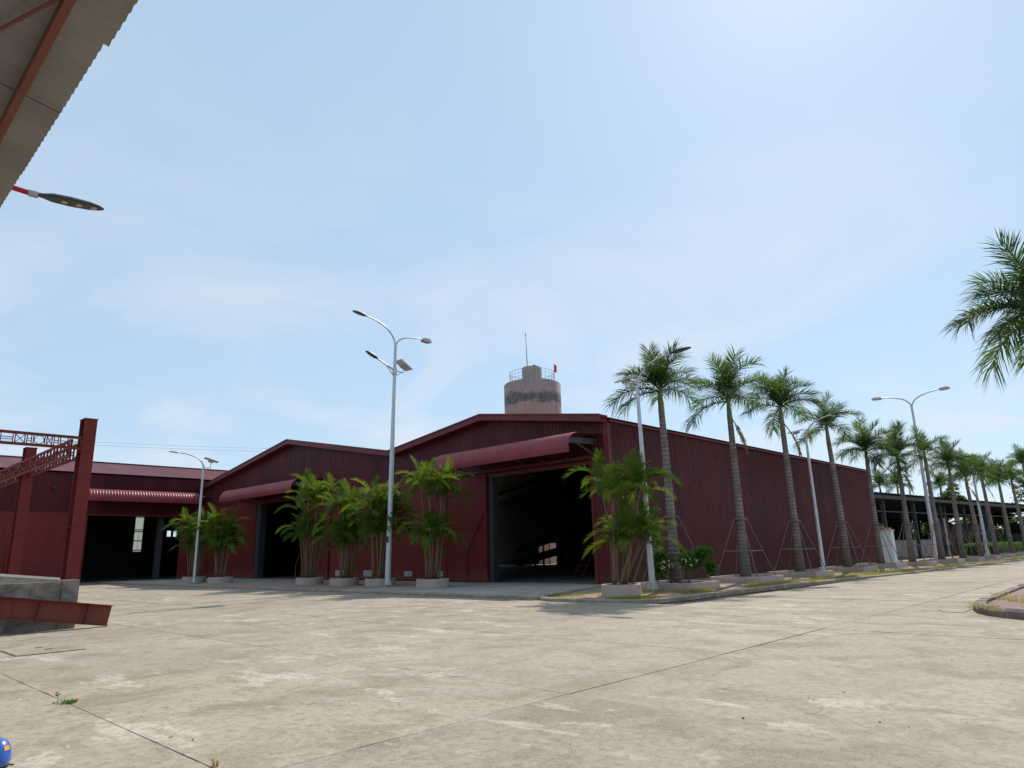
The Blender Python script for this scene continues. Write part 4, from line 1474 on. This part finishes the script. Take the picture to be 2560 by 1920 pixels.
XA, YA = -22.4, 5.70
hcol('steel_column', 'nearest and tallest looking red steel column standing behind the low wall', XA, YA, .0, 5.62)
hcol('steel_column', 'shorter looking red steel column further back at the left edge', -29.3, 5.72, .0, 5.62)


def lattice(o, a, b_, h_, pattern, chord=.10, thin=.018):
    """ladder truss from a to b, h_ deep"""
    a, b_ = Vector(a), Vector(b_)
    d = (b_ - a); L = d.length; d.normalize()
    Z = Vector((0, 0, 1))
    for z_ in (0, h_):
        part('chord', MB().bar(a + Z * z_, b_ + Z * z_, chord * .7, chord), 'primer_steel', o)
    x = 0
    lo, hi = chord / 2, h_ - chord / 2
    for kind, wd in pattern:
        if x + wd > L: break
        p0, p1 = a + d * x, a + d * (x + wd)
        mb = MB()
        mb.bar(p0 + Z * lo, p0 + Z * hi, .035, .02, tuple(d))
        mb.bar(p1 + Z * lo, p1 + Z * hi, .035, .02, tuple(d))
        if kind == '=':
            for f_ in (.36, .56):
                mb.bar(p0 + Z * h_ * f_, p1 + Z * h_ * f_, thin, thin)
        elif kind == 'x':
            mb.bar(p0 + Z * lo, p1 + Z * hi, thin, thin); mb.bar(p0 + Z * hi, p1 + Z * lo, thin, thin)
        elif kind == 'o':
            c = (p0 + p1) / 2 + Z * (h_ / 2)
            r_ = min(wd, hi - lo) / 2
            mb.tube([c + d * (r_ * math.cos(t_)) + Z * (r_ * math.sin(t_)) for t_ in [2 * math.pi * k / 20 for k in range(21)]], thin * .6, 5, False)
        part('infill_panel', mb, 'primer_steel', o)
        x += wd + .05
    return o


tr1 = thing('steel_truss', 'red ladder truss with circle and cross panels running left from the column top', 'truss', (XA, YA, 4.7), 'red trusses of the unfinished frame')
pat = [('=', .28), ('=', .18), ('=', .10), ('x', .12), ('o', .26), ('=', .10), ('x', .22)] + [('=', .27)] * 30
lattice(tr1, (XA + .2, YA - .18, 4.76), (XA + .2, -3.0, 4.76), .30, pat, .075)
tr2 = thing('steel_truss', 'red lattice girder linking the near and far steel columns', 'truss', (XA, YA, 4.6), 'red trusses of the unfinished frame')
for yy, zz_ in ((YA - .3, 4.62), (YA + .05, 4.62)):
    lattice(tr2, (XA - .24, yy, zz_), (-42, yy, zz_), .42, [('x', .35), ('=', .3), ('o', .35), ('=', .3)] * 14, .07, .03)
# far columns carry the hidden ends
hcol('steel_column', 'red steel column of the unfinished frame out at the left, carrying the ladder truss', XA + .1, -3.1, 0, 5.62)
hcol('steel_column', 'red steel column at the far end of the lattice girder, behind the nearer ones', -42.2, 5.7, 0, 5.62)

bmth = thing('loose_beam', 'loose red steel I beam lying tilted against the low wall', 'steel beam', (-20.45, 6.2, 0))
pA, pB = Vector((-20.45, 6.21, .265)), Vector((-20.45, 1.2, 1.03))
dd = (pB - pA).normalized()
un = Vector((0, -dd.z, dd.y)) * (1 if dd.y > 0 else -1)
part('web', MB().bar(pA, pB, .018, .47, tuple(un)), 'primer_steel', bmth)
part('flange', MB().bar(pA + un * .245, pB + un * .245, .22, .018, tuple(un)), 'primer_steel', bmth)
part('flange', MB().bar(pA - un * .245, pB - un * .245, .22, .018, tuple(un)), 'primer_steel', bmth)
for s_ in (.55, 1.62, 2.7, 3.8):
    c = pA + dd * s_
    part('stiffener', MB().bar(c - un * .235 + Vector((.055, 0, 0)), c + un * .235 + Vector((.055, 0, 0)), .012, .088, (1, 0, 0)), 'primer_steel', bmth)
blk = solo('support_block', MB().box(-20.72, -20.2, 1.0, 1.7, -.05, .66), 'old_wall', (-20.45, 1.3, 0), label='concrete block under the raised end of the loose beam', cat='block')

# ------------------------------------------------------------------ far right: shed, walls, cabinet, trees
sh = thing('open_shed', 'long dark open sided steel shed on posts beyond the palms', 'shed', (-24, 95, -.1))
ang = R(6)
def S(u_, v_, z_):
    """u along the front, v back from it"""
    return (-21.3 + u_ * math.sin(ang) - v_ * math.cos(ang), 74 + u_ * math.cos(ang) + v_ * math.sin(ang), z_)
mb = MB()
prof = [(-.6, 6.35), (11, 6.0), (34, 5.0)]
n_ = 120
for i in range(n_ + 1):
    u_ = -2 + 66 * i / n_
    for v_, z_ in prof:
        mb.v.append(S(u_, v_, z_ + .03 * (i % 2)))
for i in range(n_):
    for k in range(2):
        mb.f.append((i * 3 + k, i * 3 + 3 + k, i * 3 + 4 + k, i * 3 + 1 + k))
part('roof', mb, 'shed_dark', sh)
part('fascia_beam', MB().bar(S(-2, -.5, 5.95), S(64, -.5, 5.95), .12, .34), 'shed_dark', sh)
part('tie_beam', MB().bar(S(-2, 0, 4.6), S(64, 0, 4.6), .08, .10), 'shed_dark', sh)
part('tie_beam', MB().bar(S(-2, 33, 4.3), S(64, 33, 4.3), .1, .14), 'shed_dark', sh)
for k in range(9):
    u_ = 1 + 7.6 * k
    for v_ in (0, 16, 33):
        part('post', MB().bar(S(u_, v_, -.1), S(u_, v_, 6.1 - v_ * .043), .28, .34, (1, 0, 0)), 'shed_dark', sh)
    mbr = MB().bar(S(u_, 0, 6.05), S(u_, 33, 4.75), .15, .35)
    part('rafter', mbr, 'shed_dark', sh)

pw = thing('garden_wall', 'long low pale pink plastered wall beyond the palm supports', 'wall', (-25, 90, -.1))
part('wall', MB().bar((-30.5, 84, .82), (-21.6, 96.5, .82), .2, 1.85), 'pink_wall', pw)
part('gate_pier', MB().box(-21.75, -20.75, 96.3, 97.3, -.1, 4.3), 'pink_wall', pw)
part('coping', MB().bar((-30.5, 84, 1.79), (-21.7, 96.3, 1.79), .3, .08), 'pink_wall', pw)

wc = thing('white_cabinet', 'white upright cabinet with loose bricks on top beside the warehouse end', 'cabinet', (-14.65, 51.5, .05))
part('body', MB().box(-15.15, -14.2, 51.2, 51.85, .05, 2.35), 'white_paint', wc)
part('cap', MB().box(-15.2, -14.15, 51.15, 51.9, 2.352, 2.45), 'pink_wall', wc)
for k, (a, b_, z_) in enumerate(((-15.1, 51.3, 2.452), (-14.82, 51.45, 2.452), (-14.5, 51.35, 2.452), (-14.95, 51.4, 2.582))):
    part('brick', MB().box(a, a + .22, b_, b_ + .35, z_, z_ + .12), 'brick_raw', wc)
part('door_panel', MB().box(-15.08, -14.27, 51.168, 51.198, .3, 2.1), 'white_paint', wc)

hs = thing('small_house', 'small distant house with a pale pinkish roof seen under the shed', 'house', (-26, 127, -.1))
part('wall', MB().box(-28.5, -22.5, 127, 131, -.1, 2.9), 'pink_wall', hs)
part('roof', MB().quad((-29, 126.4, 2.85), (-22, 126.4, 2.85), (-22, 129, 4.2), (-29, 129, 4.2)).quad((-29, 131.6, 2.85), (-22, 131.6, 2.85), (-22, 129, 4.2), (-29, 129, 4.2)), 'house_roof', hs)
part('door', MB().box(-26, -25, 126.95, 126.99, -.1, 2.0), 'dark_machine', hs)
part('window', MB().box(-24.4, -23.4, 126.95, 126.99, .9, 1.9), 'dark_machine', hs)
tk = thing('water_tank', 'shiny white water tank on a stand seen left of the far lamp pole', 'water tank', (-32, 124, -.1))
part('tank', MB().tube([(-33.1, 124, 4.1), (-32.95, 124, 4.1), (-31.1, 124, 4.1), (-30.95, 124, 4.1)], [.5, .65, .65, .5], 20), 'tank_steel', tk, 40)
for dx in (-.7, .7):
    for dy in (-.4, .4):
        part('leg', MB().box(-32 + dx - .05, -32 + dx + .05, 124 + dy - .05, 124 + dy + .05, -.1, 3.6), 'dark_machine', tk)
part('platform', MB().box(-33, -31, 123.4, 124.6, 3.4, 3.5), 'dark_machine', tk)
bw = solo('boundary_wall', MB().box(-22, 30, 118, 118.3, -.1, 2.3), 'shed_dark', (4, 118, -.1), label='long dark boundary wall at the end of the road behind the palms', cat='wall')

q = random.Random(77)
def far_tree(label, x, y, hgt, r_, n, mat_='tree_leaf', size=.32, trunk=.2):
    o = thing('tree', label, 'tree', (x, y, -.1), 'broadleaf trees beyond the shed')
    mbt = MB().tube([(x, y, -.1), (x + q.uniform(-.2, .2), y, hgt * .35), (x + q.uniform(-.4, .4), y, hgt * .75)], [trunk, trunk * .7, trunk * .25], 7)
    cr = MB()
    for k in range(8):
        a = q.uniform(0, 6.28); rr = r_ * q.uniform(.15, .72); zc_ = hgt * q.uniform(.18, .86)
        c = (x + rr * math.cos(a), y + rr * math.sin(a), zc_)
        mbt.tube([(x, y, hgt * .3), ((x + c[0]) / 2, (y + c[1]) / 2, (hgt * .3 + zc_) / 2 + .2), c], [trunk * .4, trunk * .25, trunk * .1], 5)
        s_ = r_ * q.uniform(.32, .55)
        leaves(cr, c, (s_, s_, s_ * .75), n // 8, size, q, .25)
    part('trunk', mbt, 'bark', o)
    part('crown', cr, mat_, o)
    return o


TREES = [(-35, 122, 6.5, 4.2, 'green tree behind the pink wall, nearest the warehouse end'), (-30, 133, 7.5, 4.5, 'green tree seen behind the white water tank'),
         (-24, 138, 8, 4.6, 'green tree rising behind the small pink roofed house'), (-17.5, 131, 6.2, 4.6, 'broad light green tree right of the small house under the shed roof'),
         (-11.5, 134, 6.6, 4.4, 'broad green tree behind the boundary wall beneath the last palms'), (-5.5, 130, 7.0, 4.4, 'green tree at the right edge behind the boundary wall'),
         (-28, 150, 12.2, 4.0, 'tall tree tip showing above the shed roof near the twin lamp'), (3, 134, 8, 5, 'green tree beyond the right end of the boundary wall'),
         (-41, 118, 6.5, 4.2, 'green tree mostly hidden behind the warehouse end')]
for i, (x, y, hg, r_, lb) in enumerate(TREES):
    far_tree(lb, x, y, hg, r_, 4200, 'tree_leaf', .34)
def feather(label, x, y, hgt):
    o = thing('casuarina_tree', label, 'tree', (x, y, -.1), 'feathery trees beyond the shed')
    part('trunk', MB().tube([(x, y, -.1), (x + .2, y, hgt * .5), (x, y, hgt)], [.22, .14, .03], 7), 'bark', o)
    cr = MB()
    for k in range(42):
        zz_ = hgt * q.uniform(.4, .98)
        a = q.uniform(0, 6.28); L = (hgt - zz_) * .34 + .9
        c = (x + L * .6 * math.cos(a), y + L * .6 * math.sin(a), zz_ + .35)
        leaves(cr, c, (L * .45, L * .45, .35), 42, .20, q, .1, .5)
    part('crown', cr, 'pine_leaf', o)
feather('feathery grey green tree standing tall among the last palms on the right', -18, 140, 12.5)
feather('second feathery tree further right behind the last palms', -12.6, 146, 11)
feather('small feathery tree tip above the shed roof beside the twin lamp post', -29, 145, 11.2)

def hedge(label, x0, x1, y0, y1, z1, n, size=.09):
    o = thing('clipped_hedge', label, 'hedge', ((x0 + x1) / 2, (y0 + y1) / 2, 0), 'hedges by the road')
    part('core', MB().box(x0 + .15, x1 - .15, y0 + .15, y1 - .15, 0, z1 - .15), 'soil', o)
    cr = MB()
    for _ in range(n):
        f_ = q.random()
        p = [q.uniform(x0, x1), q.uniform(y0, y1), q.uniform(.05, z1)]
        k = q.choice((0, 1, 2, 3))
        if k == 0: p[0] = x1 + q.gauss(0, .05)
        elif k == 1: p[1] = y0 + q.gauss(0, .05)
        elif k == 2: p[2] = z1 + q.gauss(0, .05)
        else: p[0] = x0 + q.gauss(0, .05)
        leaves(cr, p, (.08, .08, .08), 1, size, q, .2)
    part('foliage', cr, 'hedge_leaf', o)
tl = MB()
for k in range(70):
    x = -95 + 2.1 * k
    hg = 6.2 + 2.2 * mnoise.noise(Vector((x * .12, 3, 1)))
    for z_ in (1.2, hg * .5, hg * .8):
        leaves(tl, (x + q.uniform(-1, 1), 172 + q.uniform(-3, 3), z_), (2.6, 2.2, 1.7), 130, .5, q, .3)
solo('tree_line', tl, 'tree_leaf', kind='stuff', label='continuous green belt of trees far behind the shed', cat='trees')
hedge('dark clipped hedge behind the ninth and tenth palms', -15.9, -13.4, 80, 97, 1.25, 3600)
hedge('bright green hedge at the far right end of the verge', -11.4, -8.6, 104, 117, 1.2, 2600)
hedge('dark hedge in shade under the shed posts', -20, -17.6, 99, 112, 1.5, 2600)

# ------------------------------------------------------------------ power line behind the left warehouse
pwl = thing('power_line', 'two thin power cables crossing the sky behind the left warehouse', 'cables', (-130, 50, 0))
for dz_ in (0, .55):
    mb = MB()
    A, Bq = Vector((-142, 12, 22.0 + dz_)), Vector((-103, 104, 22.6 + dz_))
    mb.tube([A + (Bq - A) * (k / 16) - Vector((0, 0, 1.3 * (1 - (k / 8 - 1) ** 2))) for k in range(17)], .016, 4)
    part('cable', mb, 'wire', pwl)
for p in ((-142, 12), (-103, 104)):
    part('pole', MB().tube([(p[0], p[1], -.1), (p[0], p[1], 22.9)], [.2, .12], 8), 'kerb_concrete', pwl)
    part('crossarm', MB().box(p[0] - .06, p[0] + .06, p[1] - .7, p[1] + .7, 22.3, 22.4), 'rail_steel', pwl)

# ------------------------------------------------------------------ helmet at the left edge
hc = (-7.30, 1.485, .005)
hm = thing('helmet', 'glossy blue helmet with an orange sticker on the concrete at the left edge', 'helmet', hc)
mb = MB()
N1, N2 = 12, 28
for i in range(N1 + 1):
    ph = math.pi / 2 * i / N1
    for k in range(N2):
        a = 2 * math.pi * k / N2
        cz_ = math.sin(ph); rr = math.cos(ph) ** .8 if i < N1 else .001
        mb.v.append((hc[0] + .135 * rr * math.cos(a), hc[1] + .112 * rr * math.sin(a), hc[2] + .06 + .165 * cz_))
for i in range(N1):
    for k in range(N2):
        mb.f.append((i * N2 + k, i * N2 + (k + 1) % N2, (i + 1) * N2 + (k + 1) % N2, (i + 1) * N2 + k))
n0 = len(mb.v)
for k in range(N2):
    a = 2 * math.pi * k / N2
    mb.v.append((hc[0] + 0.118 * math.cos(a), hc[1] + .098 * math.sin(a), hc[2] + .025))
for k in range(N2):
    mb.f.append((n0 + k, n0 + (k + 1) % N2, (k + 1) % N2, k))
part('shell', mb, 'helmet_blue', hm, True)
part('rim_foam', MB().lathe([(.095, .0), (.104, .012), (.10, .03), (.07, .03)], hc, 28), 'helmet_black', hm, True)
mb = MB()
for k in range(7):
    a = .35 + .5 * k / 6
    for ph in (.50, .72):
        rr = math.cos(ph) ** .8
        mb.v.append((hc[0] + .1370 * rr * math.cos(a), hc[1] + .1140 * rr * math.sin(a) + 0, hc[2] + .0615 + .167 * math.sin(ph)))
for k in range(6):
    mb.f.append((2 * k, 2 * k + 2, 2 * k + 3, 2 * k + 1))
part('sticker', mb, 'helmet_orange', hm, True)
part('chin_strap', MB().tube([(hc[0] - .02, hc[1] + .06, .03), (hc[0] + .02, hc[1] + .115, .012), (hc[0] + .03, hc[1] + .13, .010)], .006, 6), 'helmet_black', hm)

# ------------------------------------------------------------------ weeds, grass, bits
def blades(mb, x, y, z_, n, h_, sp, q):
    for _ in range(n):
        a = q.uniform(0, 6.28); r_ = sp * math.sqrt(q.random())
        bx, by = x + r_ * math.cos(a), y + r_ * math.sin(a)
        hh = h_ * q.uniform(.45, 1.15)
        la = q.uniform(0, 6.28); le = hh * q.uniform(.1, .8)
        w = q.uniform(.003, .007)
        sx_, sy_ = -math.sin(la) * w, math.cos(la) * w
        n0 = len(mb.v)
        mb.v += [(bx - sx_, by - sy_, z_), (bx + sx_, by + sy_, z_), (bx + .45 * le * math.cos(la) + sx_ * .7, by + .45 * le * math.sin(la) + sy_ * .7, z_ + hh * .65), (bx + .45 * le * math.cos(la) - sx_ * .7, by + .45 * le * math.sin(la) - sy_ * .7, z_ + hh * .65), (bx + le * math.cos(la), by + le * math.sin(la), z_ + hh)]
        mb.f += [(n0, n0 + 1, n0 + 2, n0 + 3), (n0 + 3, n0 + 2, n0 + 4)]


q = random.Random(12)
gm = MB()
for _ in range(2600):
    y = 18.6 + 80 * q.random() ** 1.6
    # kerb position at y
    for a, b_ in zip(strip, strip[1:]):
        if a[1] <= y <= b_[1] and b_[1] > 18.5:
            kx = a[0] + (b_[0] - a[0]) * (y - a[1]) / (b_[1] - a[1]); break
    else:
        kx = -12
    x = kx - .22 - abs(q.gauss(0, .55)) if q.random() < .62 else q.uniform(-18.2, kx - .25)
    if mnoise.noise(Vector((x * .45, y * .32, 3))) < -.12: continue
    if any(abs(x - p[0]) < 1.22 and abs(y - p[1]) < 1.22 for p in PALMS): continue
    if math.hypot(x + 14.5, y - 20.5) < .75 or math.hypot(x + 14.65, y - 22.72) < .4: continue
    if x < -18.2: continue
    blades(gm, x, y, .05, 26 if y < 45 else 16, q.uniform(.06, .16), .22 if y < 45 else .4, q)
solo('verge_grass', gm, 'grass_blade', kind='stuff', label='thin dry yellow green grass growing over the planting strip', cat='grass')
gm = MB()
for _ in range(190):
    y = 18.2 + 40 * q.random() ** 1.8
    x = -3.75 + abs(q.gauss(0, 1.1))
    if mnoise.noise(Vector((x * .5, y * .5, 8))) < -.05: continue
    if math.hypot(x + 1.42, y - 18.9) < .5 or (y < 20.6 and q.random() < .9): continue
    blades(gm, x, y, .128, 34, q.uniform(.08, .26), .2, q)
solo('island_grass', gm, 'grass_blade', kind='stuff', label='tufts of dry grass on the right traffic island', cat='grass')
gm = MB()
for _ in range(1500):
    y = q.uniform(63, 118); x = q.uniform(-26, -12.6)
    if y < 84 and x < -19: continue
    if mnoise.noise(Vector((x * .2, y * .1, 5))) < 0: continue
    blades(gm, x, y, -.1 if x < -18.4 else .05, 12, .22, .6, q)
solo('lawn_grass', gm, 'lawn_blade', kind='stuff', label='patchy lawn grass under the far palms', cat='grass')
gm = MB()
for _ in range(90):
    x = q.uniform(-48, -16.4)
    blades(gm, x, 18.03, 0, 7, .08, .10, q)
for _ in range(70):
    y = q.uniform(19.5, 50)
    kx = -12 + (y - 19.5) * .03
    blades(gm, kx + .04, y, 0, 7, .09, .10, q)
solo('kerb_weeds', gm, 'grass_blade', kind='stuff', label='small weeds growing in the kerb foot joints', cat='weeds')

wd = thing('weed_tuft', 'green weed tuft growing in the slab joint at lower left', 'weed', (-9.85, 2.62, 0))
mb = MB(); blades(mb, -9.85, 2.66, 0, 110, .045, .08, q); blades(mb, -9.93, 2.64, 0, 60, .025, .13, q)
part('blades', mb, 'lawn_blade', wd)
mb = MB()
mb.tube([(-9.97, 2.58, 0), (-9.98, 2.57, .07), (-9.99, 2.55, .12)], .003, 4)
part('stalk', mb, 'dead_leaf', wd)
mb = MB()
leaves(mb, (-9.98, 2.56, .09), (.035, .035, .05), 12, .018, q, .1)
part('dry_leaves', mb, 'dead_leaf', wd)
wd = thing('weed_sprig', 'tiny dry sprig in the slab joint at the bottom edge', 'weed', (-5.9, 2.68, 0))
mb = MB(); blades(mb, -5.9, 2.68, 0, 14, .06, .03, q)
part('blades', mb, 'dead_leaf', wd)

# loose stones and leaf litter on the slabs
lit = MB()
for _ in range(420):
    x, y = q.uniform(-30, 2), q.uniform(2.2, 17.5)
    s_ = q.uniform(.004, .011) * (1 if q.random() < .95 else 1.7)
    n0 = len(lit.v)
    for k in range(5):
        a = 6.28 * k / 5
        lit.v.append((x + s_ * math.cos(a) * q.uniform(.7, 1.3), y + s_ * math.sin(a) * q.uniform(.7, 1.3), .002))
    lit.v.append((x, y, .004 + s_ * q.uniform(.6, 1.1)))
    for k in range(5):
        lit.f.append((n0 + k, n0 + (k + 1) % 5, n0 + 5))
solo('gravel_bits', lit, 'stone_bit', kind='stuff', label='small dark pebbles and crumbs scattered over the concrete yard', cat='gravel')
lit = MB()
for _ in range(160):
    x, y = q.uniform(-26, 1), q.uniform(2.4, 17.5)
    a = q.uniform(0, 3.14); L = q.uniform(.012, .04); w = L * q.uniform(.12, .35)
    c, s_ = math.cos(a), math.sin(a)
    lit.quad((x - c * L, y - s_ * L, .006), (x + s_ * w, y - c * w, .008), (x + c * L, y + s_ * L, .015), (x - s_ * w, y + c * w, .010))
solo('leaf_litter', lit, 'dead_leaf', kind='stuff', label='small dry leaf scraps scattered over the concrete yard', cat='leaf litter')
